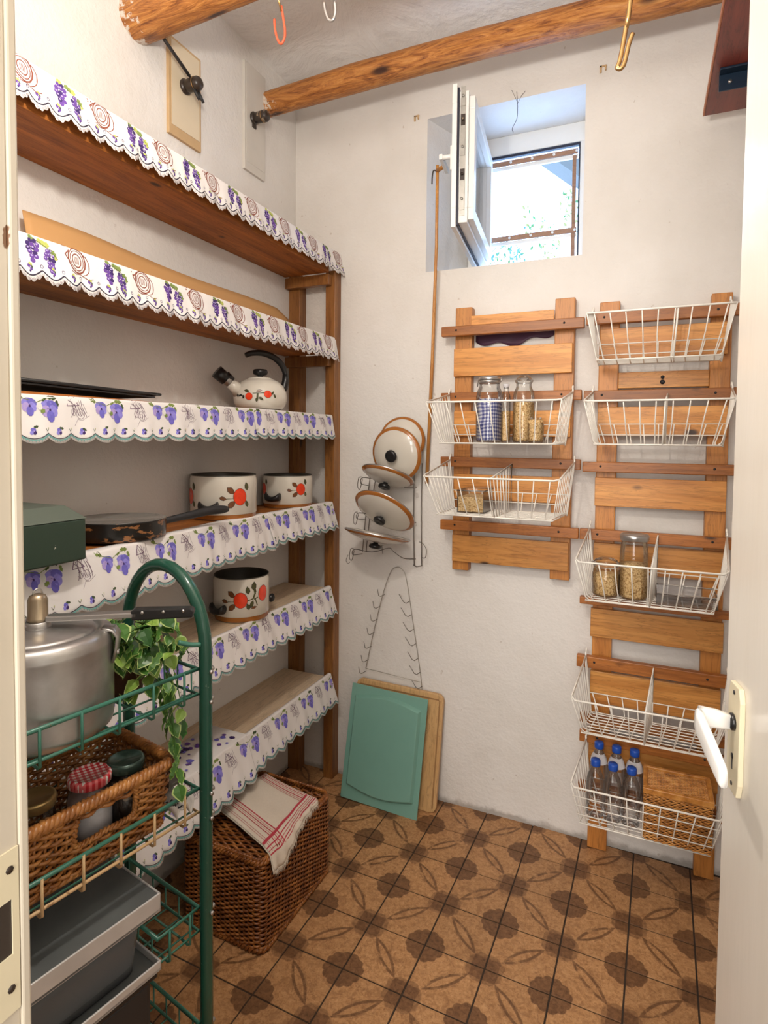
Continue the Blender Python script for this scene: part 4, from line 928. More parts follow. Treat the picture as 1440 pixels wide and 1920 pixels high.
mb = MB(); mb.grid(lambda u, v: Vector((-.67+.325*u, YB-.003-.012*abs(math.sin(u*7))*(1-v), 2.085-(1-v)*(.035+.028*math.sin(u*3.1+.3)+.010*math.sin(u*15)))), 24, 4); mb.build('torn_sheet', plain('dark_purple_paper', (.06, .02, .05), .6), nl, solid=.001)

def wire_basket(label, xb0, xb1, zb_, xf0, xf1, yf, zf, div=None, hook_x=None, drop=.148, nfront=9, fronth=0, inset=.085, grp='white wire baskets on the pallet racks'):
    yb = 2.372
    t = thing('wire_basket', label, 'basket', ((xb0+xb1)/2, (yb+yf)/2, zf-drop), grp)
    zbot = zf-drop; ix = .024
    bx0, bx1 = min(xb0, xf0)+ix+.004, max(xb1, xf1)-ix-.004
    gx0, gx1 = xf0+ix+.006, xf1-ix-.006; yfb = yf+inset
    BL, BR, FL, FR = Vector((xb0, yb, zb_)), Vector((xb1, yb, zb_)), Vector((xf0, yf, zf)), Vector((xf1, yf, zf))
    bBL, bBR, bFL, bFR = Vector((xb0+ix, yb, zbot)), Vector((xb1-ix, yb, zbot)), Vector((gx0, yfb, zbot)), Vector((gx1, yfb, zbot))
    r0, r1 = .0034, .0021
    backrim = zb_-.05
    mb = MB()
    mb.tube([BL, BL.lerp(FL, .93), FL.lerp(FR, .03)+Vector((0, 0, 0)), FL.lerp(FR, .97), BR.lerp(FR, .93), BR], r0, 7)
    mb.build('rim_wire', M['wire_white'], t)
    mb = MB()
    mb.tube([bBL, bFL, bFR, bBR], r0*.85, 6, closed=True)
    mb.build('base_ring', M['wire_white'], t)
    # front-to-back wires: down the front, along the floor, up the back
    mb = MB()
    for k in range(nfront):
        u = (k+.5)/nfront if nfront > 1 else .5
        a = FL.lerp(FR, u); b = bFL.lerp(bFR, u); c_ = bBL.lerp(bBR, u); d_ = Vector((xb0+(xb1-xb0)*u, yb, zbot+.075))
        j = random.uniform(-.002, .002)
        mb.tube([a, a.lerp(b, .5)+Vector((j, 0, 0)), b+Vector((0, 0, .008)), b+Vector((0, .008, -.0015)), c_-Vector((0, .006, .0015)), c_+Vector((0, 0, .008)), d_], r1*1.05, 5)
    mb.build('front_wires', M['wire_white'], t)
    if fronth:
        mb = MB()
        for k in range(1, fronth+1): q_ = k/(fronth+1); mb.tube([FL.lerp(bFL, q_), FR.lerp(bFR, q_)], r1, 5)
        mb.build('front_cross_wires', M['wire_white'], t)
    mb = MB(); nl_ = 8
    for k in range(nl_):
        u = (k+.6)/nl_
        a = BL.lerp(FL, u); b = bBL.lerp(bFL, u); c_ = bBR.lerp(bFR, u); d_ = BR.lerp(FR, u)
        mb.tube([a, b+Vector((-.002, 0, .010)), b+Vector((.010, 0, 0)), c_-Vector((.010, 0, 0)), c_+Vector((.002, 0, .010)), d_], r1, 5)
    mb.build('floor_wires', M['wire_white'], t)
    mb = MB()
    for z in (zbot+.075, zbot+.035):
        mb.tube([bBL.lerp(BL, (z-zbot)/(zb_-zbot)), bBR.lerp(BR, (z-zbot)/(zb_-zbot))], r1, 5)
    mb.build('back_wires', M['wire_white'], t)
    for hx, bot in ((xb0, bBL), (xb1, bBR)):
        mb = MB(); mb.tube(smooth_path([(hx, 2.395, zb_+.012), (hx, 2.386, zb_+.024), (hx, 2.376, zb_+.012), (hx, yb, zb_-.01), (hx+(bot.x-hx)*.9, yb, zbot+.01), bot], 3), r0, 6)
        mb.build('hook', M['wire_white'], t)
    if div is not None:
        mb = MB(); u = div
        tb = BL.lerp(BR, u)+Vector((0, 0, -.012)); tf_ = FL.lerp(FR, u); bb = bBL.lerp(bBR, u); bf = bFL.lerp(bFR, u)
        mb.tube([bb, tb, tf_, bf], r0*.85, 6, closed=True)
        for k in range(1, 7): mb.tube([tb.lerp(tf_, k/7), bb.lerp(bf, k/7)], r1, 5)
        mb.build('divider', M['wire_white'], t)
    return t
wire_basket('wire basket with the gingham jar on the shorter rack', -.752, -.258, 1.812, -.738, -.258, 2.035, 1.760, None)
wire_basket('wire basket with a divider, lower one on the shorter rack, hardly filled', -.745, -.246, 1.541, -.750, -.262, 2.050, 1.488, .52)
wire_basket('topmost wire basket on the tall rack, empty, its rim high at the bar', -.190, .262, 2.106, -.194, .256, 2.150, 2.062, .63, drop=.150)
wire_basket('second wire basket from the top on the tall rack, empty with divider', -.184, .274, 1.810, -.196, .260, 2.142, 1.761, .56)
wire_basket('third wire basket on the tall rack, holding two jars of chickpeas', -.183, .273, 1.292, -.206, .248, 2.070, 1.216, .52)
wire_basket('fourth wire basket on the tall rack, empty beside the door handle', -.186, .290, .797, -.212, .262, 2.100, .728, .50)
wire_basket('lowest wire basket with blue-capped bottles and a woven box', -.178, .290, .470, -.210, .264, 2.125, .408, None, drop=.160, fronth=3, inset=.06)
# ------------------------------------------------------------------ jars and bottles in the wire baskets
def jar(label, c, r, h, lid='tin', fill=0, fillmat=None, neck=.8, lidh=.016, cloth=False, name='glass_jar', cat='jar'):
    c = Vector(c); t = thing(name, label, cat, tuple(c)); nr = r*neck; sh_ = h-lidh-.012
    MB().lathe([(r*.85, 0), (r*.97, .004), (r, .012), (r, sh_*.80), (r*.96, sh_*.88), (nr*1.03, sh_*.96), (nr, sh_), (nr, sh_+.012)], c, 32).build('glass_body', M['jar_glass'], t)
    if fill and not cloth: MB().lathe([(0, .004), (r*.93, .006), (r*.955, .014), (r*.955, fill*.98), (r*.5, fill), (0, fill*1.01)], c, 28, capb=False).build('contents', fillmat or M['grain'], t)
    if cloth:
        MB().lathe([(0, .004), (r*.90, .006), (r*.94, .014), (r*.93, fill*.5), (r*.94, fill*.9), (r*.80, fill), (0, fill*1.02)], c, 28, capb=False).build('gingham_cloth', M['gingham_blue'], t)
    z = sh_+.008
    if lid == 'clip':
        MB().lathe([(nr*1.02, z), (nr*1.07, z+.002), (nr*1.07, z+.008), (nr*1.0, z+.010)], c, 32).build('metal_band', M['steel'], t)
        MB().lathe([(nr*1.05, z+.011), (nr*1.08, z+.016), (nr*1.0, z+.024), (nr*.5, z+.029), (0, z+.030)], c, 32).build('lid', M['steel'] if r > .04 else M['jar_glass'], t)
        MB().tube([c+Vector((nr*1.08, 0, z+.004)), c+Vector((nr*1.2, 0, z+.010)), c+Vector((nr*1.12, 0, z+.022))], .0018, 6).tube([c+Vector((-nr*1.08, 0, z+.004)), c+Vector((-nr*1.22, 0, z-.012)), c+Vector((-nr*1.1, 0, z+.018))], .0018, 6).build('wire_clip', M['steel'], t)
    elif lid == 'glass':
        MB().lathe([(nr*1.02, z), (nr*1.18, z+.006), (nr*1.20, z+.012), (nr*1.0, z+.014), (nr*.9, z+.022), (nr*.5, z+.030), (0, z+.031)], c, 32).build('glass_lid', M['jar_glass'], t)
    elif lid == 'cork': MB().lathe([(nr*.8, z-.004), (nr*1.15, z+.004), (nr*1.15, z+.012), (0, z+.014)], c, 16).build('stopper', M['label_pale'], t)
    elif lid:
        lm = {'tin': M['steel'], 'gold': M['gold_lid'], 'red': M['gingham_red'], 'green': M['green_lid']}[lid]; R = nr*1.10
        MB().lathe([(R*.98, z-.002), (R*1.03, z), (R*1.02, z+.004), (R*1.04, z+.006), (R*1.04, z+lidh-.004), (R*.98, z+lidh), (R*.86, z+lidh+.0008), (R*.84, z+lidh-.001), (0, z+lidh-.001)], c, 36).build('lid', lm, t)
    return t
bz1 = 1.612+.004
jar('tall clip-top jar with blue gingham cloth inside, in the wire basket', (-.548, 2.235, bz1), .050, .245, 'clip', .165, cloth=True, neck=.78)
jar('slim bottle with a pale stopper between the two jars', (-.488, 2.255, bz1), .017, .230, 'cork', .12, neck=.6)
jar('clear jar with knobbed glass lid half filled with pale grain', (-.425, 2.275, bz1), .040, .245, 'glass', .155, neck=.72)
jar('small jar of seeds without lid, right of the glass-lidded jar', (-.368, 2.215, bz1), .029, .110, None, .085, neck=.7)
bz3 = 1.216-.148+.004
jar('tall screw-top jar half filled with chickpeas', (-.024, 2.245, bz3), .047, .230, 'tin', .125, neck=.90, lidh=.020)
jar('squat jar of chickpeas with tilted clear lid left of the tall one', (-.115, 2.245, bz3), .046, .125, 'glass', .080, neck=.92)
# shallow clear boxes
def cbox(label, a, b, mat, lid=False):
    t = thing('clear_box', label, 'container', ((a[0]+b[0])/2, (a[1]+b[1])/2, a[2]))
    x0, y0, z0 = a; x1, y1, z1 = b
    mb = MB(); w = .002
    mb.box((x0, y0, z0), (x1, y1, z0+w)); mb.box((x0, y0, z0), (x1, y0+w, z1)); mb.box((x0, y1-w, z0), (x1, y1, z1)); mb.box((x0, y0, z0), (x0+w, y1, z1)); mb.box((x1-w, y0, z0), (x1, y1, z1))
    mb.build('tray', mat, t)
    MB().tube([(x0, y0, z1), (x1, y0, z1), (x1, y1, z1), (x0, y1, z1)], .003, 6, closed=True).build('rim', mat, t)
    return t
cb_ = cbox('shallow clear tray lying at the right of the chickpea basket', (.050, 2.19, bz3), (.235, 2.35, bz3+.035), M['bottle_pet'])
c2 = cbox('clear container of orange seeds left of the basket divider', (-.66, 2.20, 1.344), (-.555, 2.35, 1.344+.085), M['bottle_pet'])
boxo('contents', (-.657, 2.203, 1.347), (-.558, 2.347, 1.405), M['grain'], c2, .004)
# bottles
bz5 = .408-.160+.004
first = None; BH = .185
def bottle(c, label, back):
    t = thing('water_bottle', label, 'bottle', c, 'clear bottles with blue caps in the lowest basket'); r = .0315
    MB().lathe([(r_, z*1.11) for r_, z in ((r*.75, 0), (r*.98, .006), (r, .02), (r*.96, .06), (r, .065), (r*.96, .075), (r, .10), (r*.97, .118), (r*.80, .138), (r*.45, .160), (r*.38, .166), (r*.38, .172))], c, 24).build('bottle_body', M['bottle_pet'], t)
    if back: MB().lathe([(r*.975, .134), (r*.83, .154), (r*.60, .168)], c, 24, capb=False).build('label_band', M['label_pale'], t)
    MB().lathe([(.0162, .186), (.0168, .189), (.0168, .205), (.0150, .209), (0, .209)], c, 20).build('cap', M['cap_blue'], t)
for c, lb in [((-.128, 2.330, bz5+.028), 'empty clear bottle with blue cap and pale label, left one in the back row'), ((-.066, 2.325, bz5+.028), 'empty clear bottle with blue cap and pale label, middle of the back row'), ((-.004, 2.325, bz5+.028), 'empty clear bottle with blue cap and pale label, back row beside the woven box'),
      ((-.134, 2.250, bz5), 'empty clear bottle with blue cap at the front left corner of the basket'), ((-.074, 2.245, bz5), 'empty clear bottle with blue cap, middle one of the front row'), ((-.012, 2.245, bz5), 'empty clear bottle with blue cap, front row beside the woven box')]:
    bottle(c, lb, c[1] > 2.3)

# ------------------------------------------------------------------ woven things
def strand_rows(mb, path_fn, zs, stakes, amp, r, per=3, sides=5, jit=.0008, mi=0, flat=1.0, rng=(0, 1), skip=None):
    """path_fn(u,z)->(point, normal)"""
    for ri, z in enumerate(zs):
        ph = ri % 2; N = stakes*per; pts = []; js = random.uniform(-jit, jit)
        def flush(pts, closed):
            if len(pts) > 3: mb.tube(pts, r*random.uniform(.9, 1.1), sides, closed=closed, mi=mi, cap=False)
        for i in range(N):
            u = i/N; p, n = path_fn(u, z)
            if skip and skip(u, z): flush(pts, False); pts = []; continue
            s_ = math.sin(PI*(i/per+ph)); pts.append(p+n*(amp*s_)+Vector((0, 0, js+jit*1.2*math.sin(i*.37+ri))))
        flush(pts, len(pts) == N)
def rr_path(x0, x1, y0, y1, rad, tf=None, taper=None):
    """rounded rectangle perimeter, u in 0..1"""
    W, D_ = x1-x0-2*rad, y1-y0-2*rad; q = PI*rad/2; P = 2*W+2*D_+4*q
    def f(u, z):
        s_ = (u % 1)*P; e = taper(z) if taper else 0
        segs = [(W, (x0+rad, y0), (1, 0), (0, -1)), (q, (x1-rad, y0+rad), None, -PI/2), (D_, (x1, y0+rad), (0, 1), (1, 0)), (q, (x1-rad, y1-rad), None, 0), (W, (x1-rad, y1), (-1, 0), (0, 1)), (q, (x0+rad, y1-rad), None, PI/2), (D_, (x0, y1-rad), (0, -1), (-1, 0)), (q, (x0+rad, y0+rad), None, PI)]
        for L, o, d, n in segs:
            if s_ <= L+1e-9:
                if d: p = Vector((o[0]+d[0]*s_, o[1]+d[1]*s_, z)); nn = Vector((n[0], n[1], 0))
                else: a = n+s_/rad; nn = Vector((math.cos(a), math.sin(a), 0)); p = Vector((o[0], o[1], z))+nn*rad
                p = p+nn*e
                return (tf(p), tf(p+nn)-tf(p)) if tf else (p, nn)
            s_ -= L
        return f(0, z)
    return f, P
def braid(mb, pts, R, r, turns, n=2, sides=5, closed=True):
    N = len(pts)
    for k in range(n):
        out = []
        for i in range(N):
            d = (pts[(i+1) % N]-pts[i-1]).normalized(); a = Vector((0, 0, 1)); b = d.cross(a)
            if b.length < 1e-4: b = Vector((1, 0, 0))
            b.normalize(); a = b.cross(d); th = 2*PI*(turns*i/N+k/n); out.append(pts[i]+a*R*math.sin(th)+b*R*math.cos(th))
        mb.tube(out, r, sides, closed=closed, cap=False)
# hamper
hx0, hx1, hy0, hy1, hh = -1.378, -1.046, 1.478, 1.905, .308
ha = -.02
hc = Vector(((hx0+hx1)/2, (hy0+hy1)/2, 0))
ht = lambda p: hc+Matrix.Rotation(ha, 3, 'Z') @ (Vector(p)-hc)
hamper = thing('wicker_hamper', 'dark brown rectangular wicker hamper standing on the tiled floor', 'basket', tuple(hc))
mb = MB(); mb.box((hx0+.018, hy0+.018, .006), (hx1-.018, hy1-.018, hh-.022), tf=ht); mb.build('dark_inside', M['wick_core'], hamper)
pf, P_ = rr_path(hx0+.007, hx1-.007, hy0+.007, hy1-.007, .028, ht, lambda z: .006*math.sin(PI*min(1, z/hh)))
mb = MB(); NS = 76; strand_rows(mb, pf, [.012+i*.0076 for i in range(37)], NS, .0042, .0040, 3, 5)
mb.build('woven_sides', M['wick_dark'], hamper, kind='stuff')
mb = MB()
for i in range(NS):
    p, n = pf((i+.5)/NS, 0); mb.tube([p-n*.003+Vector((0, 0, .004)), p-n*.003+Vector((0, 0, hh-.02))], .0035, 5)
mb.build('upright_stakes', M['wick_dark'], hamper, kind='stuff')
mb = MB(); ring_ = [pf(i/220, hh-.016)[0] for i in range(220)]; braid(mb, ring_, .0055, .0058, 55, 2); ring_ = [pf(i/220, hh-.0075)[0]-pf(i/220, hh)[1]*.003 for i in range(220)]; braid(mb, ring_, .0040, .0050, 60, 2)
mb.build('braided_border', M['wick_dark'], hamper, kind='stuff')
mb = MB(); ring_ = [pf(i/200, .010)[0] for i in range(200)]; braid(mb, ring_, .006, .0062, 48, 2); mb.build('braided_foot', M['wick_dark'], hamper, kind='stuff')
mb = MB(); ny = 34
for r_ in range(ny):
    y = hy0+.028+(hy1-hy0-.056)*r_/(ny-1); pts = []
    for i in range(40):
        x = hx0+.016+(hx1-hx0-.032)*i/39; pts.append(ht(Vector((x, y+.0012*math.sin(i), hh-.017+.0035*math.sin(PI*(i/3+r_))))))
    mb.tube(pts, .0047, 5, cap=False)
mb.build('woven_lid', M['wick_dark'], hamper, kind='stuff')
# towel on the hamper
tw = thing('tea_towel', 'folded linen tea towel with red stripes hanging over the hamper corner', 'towel', (-1.18, 1.68, hh))
A, B_, C_, D_ = Vector((-1.352, 1.618, 0)), Vector((-1.318, 1.868, 0)), Vector((-1.035, 1.800, 0)), Vector((-1.015, 1.500, 0))
def towel(u, v, layer=0):
    # u: A->D direction (along short), v: A->B
    p = (A.lerp(D_, u)).lerp(B_.lerp(C_, u), v); z = hh+.0120+layer*.0035
    # part beyond the hamper edge droops
    q = Matrix.Rotation(-ha, 3, 'Z') @ (p-hc)+hc; ov_ = max(0, q.x-(hx1-.004)); oy = max(0, (hy0+.004)-q.y)
    d = ov_+oy*.8
    corner = max(0, u-.80)/.20*max(0, 1-abs(v-.18)/.42); d2 = corner*.045
    z -= d*.8+d2; p = p+Vector((1, -.12, 0))*(.008*min(1, corner*2))
    p.x -= ov_*.5
    z += .003*math.sin(u*5+v*3)+.0015*math.sin(v*19)
    fold = .006*math.sin(v*34)*max(0, u-.8)/.2
    return Vector((p.x+fold*.6, p.y, z+fold*.3))
MB().grid(lambda u, v: towel(u, v, 0), 40, 40).build('lower_fold', M['linen'], tw, solid=.0025)
MB().grid(lambda u, v: towel(u*.985+.004, v*.985+.01, 1), 44, 44).build('upper_fold', M['linen'], tw, solid=.0025)
mb = MB()
def ts(u0, u1, v0, v1, w):
    N = 36; vs = []
    for i in range(N+1):
        k = i/N; u = u0+(u1-u0)*k; v = v0+(v1-v0)*k
        du, dv_ = (w, 0) if abs(v1-v0) > abs(u1-u0) else (0, w)
        vs += [towel(u-du/2, v-dv_/2, 1)+Vector((0, 0, .0019)), towel(u+du/2, v+dv_/2, 1)+Vector((0, 0, .0019))]
    mb.add(vs, [(2*i, 2*i+1, 2*i+3, 2*i+2) for i in range(N)])
for u, w in ((.79, .032), (.84, .010), (.868, .006), (.895, .010), (.925, .018), (.958, .006)): ts(u, u, .01, .985, w)
for v, w in ((.165, .013), (.195, .005), (.225, .013), (.252, .005), (.285, .016), (.06, .005), (.09, .005)): ts(.01, .985, v, v, w)
for v, w in ((.84, .007), (.868, .007), (.90, .014), (.93, .005), (.955, .010), (.978, .005)): ts(.01, .80, v, v, w)
mb.build('red_stripes', M['linen_red'], tw, kind='stuff')
mb = MB()
for i in range(90):
    v = i/90*.95+.02; p = towel(.985, v, 1); q = p+Vector((.004+random.uniform(-.002, .004), random.uniform(-.004, .004), -.012-random.uniform(0, .010))); mb.tube([p, p.lerp(q, .5)+Vector((.003, 0, 0)), q], .0009, 4)
mb.build('fringe', M['linen'], tw, kind='stuff')

# woven box in the lowest wire basket
wbx = thing('woven_box', 'orange-brown lidded woven straw box in the lowest wire basket', 'box', (.135, 2.26, bz5))
bx0, bx1, by0, by1, bh = .028, .240, 2.175, 2.335, .185
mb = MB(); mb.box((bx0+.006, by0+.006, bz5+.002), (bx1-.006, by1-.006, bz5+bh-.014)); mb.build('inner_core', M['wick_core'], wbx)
pf2, _ = rr_path(bx0+.003, bx1-.003, by0+.003, by1-.003, .006)
mb = MB(); strand_rows(mb, lambda u, z: pf2(u, z), [bz5+.005+i*.0056 for i in range(29)], 60, .0022, .0026, 2, 4, .0004); mb.build('woven_sides', M['wick_box'], wbx, kind='stuff')
mb = MB(); 
for a, b in (((bx0-.002, by0-.002), (bx1+.002, by0+.012)), ((bx0-.002, by1-.012), (bx1+.002, by1+.002)), ((bx0-.002, by0+.012), (bx0+.012, by1-.012)), ((bx1-.012, by0+.012), (bx1+.002, by1-.012))): mb.box((*a, bz5+bh-.020), (*b, bz5+bh))
mb.build('lid_frame', M['wick_box'], wbx, bevel=.002)
mb = MB()
for r_ in range(28):
    y = by0+.014+(by1-by0-.028)*r_/27; mb.tube([(bx0+.012+(bx1-bx0-.024)*i/30, y, bz5+bh-.010+.0018*math.sin(PI*(i/1.5+r_))) for i in range(31)], .0025, 4, cap=False)
mb.build('woven_lid', M['wick_box'], wbx, kind='stuff')

# ------------------------------------------------------------------ lid rack with five enamel lids
rk = thing('lid_rack', 'dark wire pot lid rack hanging on the wall', 'rack', (-.92, YB-.02, 1.25))
yw = 2.458
mb = MB()
for x in (-.936, -.900): mb.tube(smooth_path([(x, yw, 1.52), (x-.002, yw, 1.3), (x+.004, yw, 1.06)], 3), .0022, 6)
mb.tube([(-.936, yw, 1.062), (-.918, yw-.005, 1.056), (-.896, yw, 1.062)], .0022, 6)
mb.build('right_rails', M['rack_wire'], rk)
mb = MB(); mb.tube(smooth_path([(-1.155, yw, 1.45), (-1.172, yw, 1.3), (-1.19, yw, 1.10)], 3), .0022, 6); mb.tube(smooth_path([(-1.125, yw, 1.45), (-1.150, yw, 1.3), (-1.172, yw, 1.10)], 3), .0022, 6); mb.build('left_rails', M['rack_wire'], rk)
for (z, yo, dx) in ((1.455, 2.375, .0), (1.298, 2.36, -.012), (1.135, 2.35, -.026)):
    mb = MB(); xr = -.925; xl = -1.165+dx
    mb.tube(smooth_path([(xr, yw, z-.045), (xr-.055, yw-.01, z-.045), (xr-.075, yo+.03, z-.005), (xr-.085, yo, z+.015), (-1.06+dx, yo-.01, z-.008), (xl+.02, yo-.01, z-.002), (xl+.005, yo, z-.03), (xl, yw, z-.045)], 4), .0019, 6)
    mb.tube(smooth_path([(xl+.01, yo-.004, z), (xl-.004, yo-.006, z-.005), (xl-.012, yo, z-.045), (xl, yo, z-.055), (xl+.012, yo, z-.01)], 4), .0017, 6)
    mb.tube([(xr-.12, yo+.02, z+.02), (xr-.115, yo-.01, z+.025), (xr-.11, yo-.01, z-.01)], .0017, 6)
    mb.build('arm', M['rack_wire'], rk)
mb = MB(); mb.tube(smooth_path([(-.905, yw-.01, 1.17), (-.885, yw-.02, 1.165), (-.868, yw-.02, 1.14), (-.872, yw-.02, 1.105), (-.890, yw-.01, 1.10)], 4), .0018, 6); mb.tube(smooth_path([(-1.215, 2.36, 1.10), (-1.225, 2.36, 1.075), (-1.215, 2.36, 1.06), (-1.205, 2.36, 1.07)], 4), .0015, 6); mb.build('end_loops', M['rack_wire'], rk)
def plid(label, c, nrm, r, knob=True):
    c = Vector(c); n = Vector(nrm).normalized(); q = Vector((0, 0, 1)).rotation_difference(n); tf = lambda p: c+q @ p
    t = thing('pot_lid', label, 'pot lid', tuple(c), 'enamel pot lids in the wall rack')
    MB().lathe([(r*.985, -.004), (r, -.001), (r, .003), (r*.95, .008), (r*.88, .012)], tf=tf, n=56, mis=[1, 1, 0, 0, 0], capb=False).build('brown_rim', [M['enamel_rim'], M['steel']], t)
    MB().lathe([(r*.885, .0118), (r*.78, .020), (r*.60, .028), (r*.35, .034), (0, .036)], tf=tf, n=56, capb=False).build('dome', M['enamel_lid'], t)
    MB().lathe([(r*.985, -.003), (r*.88, .008), (r*.5, .026), (0, .031)], tf=tf, n=48, capb=False).build('underside', M['enamel_lid'], t)
    if knob: MB().lathe([(.010, .034), (.012, .042), (.024, .046), (.0275, .052), (.026, .060), (.020, .0635), (.010, .062), (0, .060)], tf=tf, n=28).build('knob', M['black'], t)
    return t
plid('enamel lid with amber rim half hidden at the back, highest of the five', (-.990, 2.440, 1.620), (.10, -1, .10), .106, False)
plid('enamel lid with amber rim facing the room, black knob low in front', (-.992, 2.385, 1.560), (-.10, -1, -.16), .121)
plid('enamel lid tilted down below the one facing the room, first of the three tilted lids', (-1.018, 2.350, 1.468), (-.14, -.45, -1), .118)
plid('enamel lid tilted down, middle and most open of the three tilted lids', (-1.030, 2.345, 1.312), (-.22, -.90, -1), .142)
plid('nearly flat enamel lid with knob down, lowest in the rack', (-1.052, 2.320, 1.212), (-.12, -.20, -1), .146)

# triangular wire hook rack
hr = thing('hook_rack', 'thin triangular silver wire rack with small hooks above the cutting boards', 'rack', (-1.02, YB-.01, .5))
yk = 2.466
mb = MB(); mb.tube(smooth_path([(-1.172, yk, .548), (-1.135, yk, .72), (-1.085, yk, .92), (-1.048, yk, 1.02), (-1.02, yk, 1.042), (-.995, yk, 1.035), (-.972, yk, .99), (-.935, yk, .78), (-.898, yk, .56), (-.886, yk, .44)], 5), .0017, 6); mb.tube([(-1.172, yk, .548), (-.900, yk, .530)], .0014, 6); mb.build('frame_wire', M['pale_wire'], hr)
for (lx, lz) in ((-1.082, .92), (-1.105, .862), (-1.118, .80), (-1.134, .735), (-1.149, .668), (-1.163, .602), (-1.175, .545)):
    MB().tube([(lx+.004, yk, lz-.010), (lx-.008, yk-.022, lz-.016), (lx-.013, yk-.032, lz-.010), (lx-.017, yk-.036, lz+.020)], .0017, 5).build('small_hook', M['rack_wire'], hr)
for (lx, lz) in ((-.955, .905), (-.945, .845), (-.934, .78), (-.923, .715), (-.911, .65), (-.900, .588), (-.890, .525)):
    MB().tube([(lx, yk, lz-.012), (lx-.010, yk-.020, lz-.018), (lx-.018, yk-.030, lz-.010), (lx-.038, yk-.036, lz+.024)], .0017, 5).build('small_hook', M['rack_wire'], hr)
# cutting boards leaning on the wall
def rrect(w, h, r, n=6):
    out = []
    for cx, cy, a0 in ((w-r, r, -PI/2), (w-r, h-r, 0), (r, h-r, PI/2), (r, r, PI)):
        for k in range(n+1): a = a0+PI/2*k/n; out.append((cx+r*math.cos(a), cy+r*math.sin(a)))
    return out
def leaning(O_, X_, U_):
    X_ = Vector(X_).normalized(); U_ = Vector(U_); U_ = (U_-X_*U_.dot(X_)).normalized(); N_ = X_.cross(U_); return lambda p: Vector(O_)+X_*p.x+U_*p.y+N_*p.z
cbw = thing('wooden_cutting_board', 'pale wooden cutting board with rounded corners leaning behind the turquoise one', 'cutting board', (-1.0, 2.40, 0))
tfb = leaning((-1.215, 2.375, .008), (1, 0, -.02), (.06, .135, 1))
mb = MB(); mb.prism(rrect(.425, .505, .03), -.022, 0, tfb); mb.build('board', M['cut_board'], cbw, bevel=.003)
mb = MB(); 
for a, b in (((.02, .478), (.405, .484)), ((.406, .02), (.412, .480)), ((.013, .02), (.019, .480))): mb.box((a[0], a[1], -.0005), (b[0], b[1], .0012), tf=tfb)
mb.build('juice_groove', plain('darker_groove_wood', (.34, .18, .07), .6), cbw)
cbt = thing('turquoise_cutting_board', 'large turquoise plastic board with raised curved panel leaning in front', 'cutting board', (-1.02, 2.33, 0))
tft = leaning((-1.222, 2.318, .004), (1, -.03, -.018), (.085, .190, 1))
mb = MB(); mb.prism(rrect(.374, .500, .004, 2), 0, .006, tft); mb.build('board', M['teal'], cbt, bevel=.001)
pp = [(.022, .445+.022*math.sin(0))]+[]
top_ = [(.350-(.328)*k/16, .448+.026*math.sin(PI*k/16)) for k in range(17)]; bot_ = [(.022+.328*k/16, .062-.026*math.sin(PI*k/16)) for k in range(17)]
po = top_+bot_
mb = MB(); n_ = len(po); cxm, cym = .187, .255
outer = [tft(Vector((x, y, .006))) for x, y in po]; inner = [tft(Vector((cxm+(x-cxm)*.94, cym+(y-cym)*.95, .023))) for x, y in po]
mb.add(outer+inner, [(k, (k+1) % n_, n_+(k+1) % n_, n_+k) for k in range(n_)]+[tuple(range(n_, 2*n_))], smooth=False); mb.build('raised_panel', M['teal'], cbt, bevel=.002)
# ------------------------------------------------------------------ green wire cart
CP = Vector((-.806, .936, 0)); Ca = Vector((.185, .983, 0)).normalized(); Cw = Vector((-.983, .185, 0)).normalized()
def CW(s, w, z): return CP+Ca*s+Cw*w+Vector((0, 0, z))
cw_ = .272; CL = -.50
cart = thing('wire_cart', 'dark green tubular wire cart with round-topped end frame', 'cart', tuple(CW(-.3, cw_/2, 0)))
def arch(s):
    pts = [CW(s, 0, .0), CW(s, 0, .5), CW(s, 0, 1.0), CW(s, 0, 1.19)]
    R = cw_/2
    pts += [CW(s, R-R*math.cos(PI*k/16), 1.19+.158*math.sin(PI*k/16)) for k in range(1, 16)]
    pts += [CW(s, cw_, 1.19), CW(s, cw_, 1.0), CW(s, cw_, .5), CW(s, cw_, 0)]
    MB().tube(pts, .0132, 20).build('end_frame', M['green_paint'], cart)
arch(0); arch(CL)
for z in (1.152, 1.09, .90, .848, .648, .398):
    MB().tube([CW(.012, 0, z-.004), CW(.019, 0, z-.004)], .005, 8).tube([CW(.002, -.012, z-.004), CW(.002, -.018, z-.004)], .004, 8).build('bolt', M['steel'], cart)
MB().tube(smooth_path([CW(-.012, 0, 1.205), CW(-.03, .01, 1.208), CW(-.05, .02, 1.216)], 4), [.005]*9, 8).build('peg', M['green_wire'], cart)
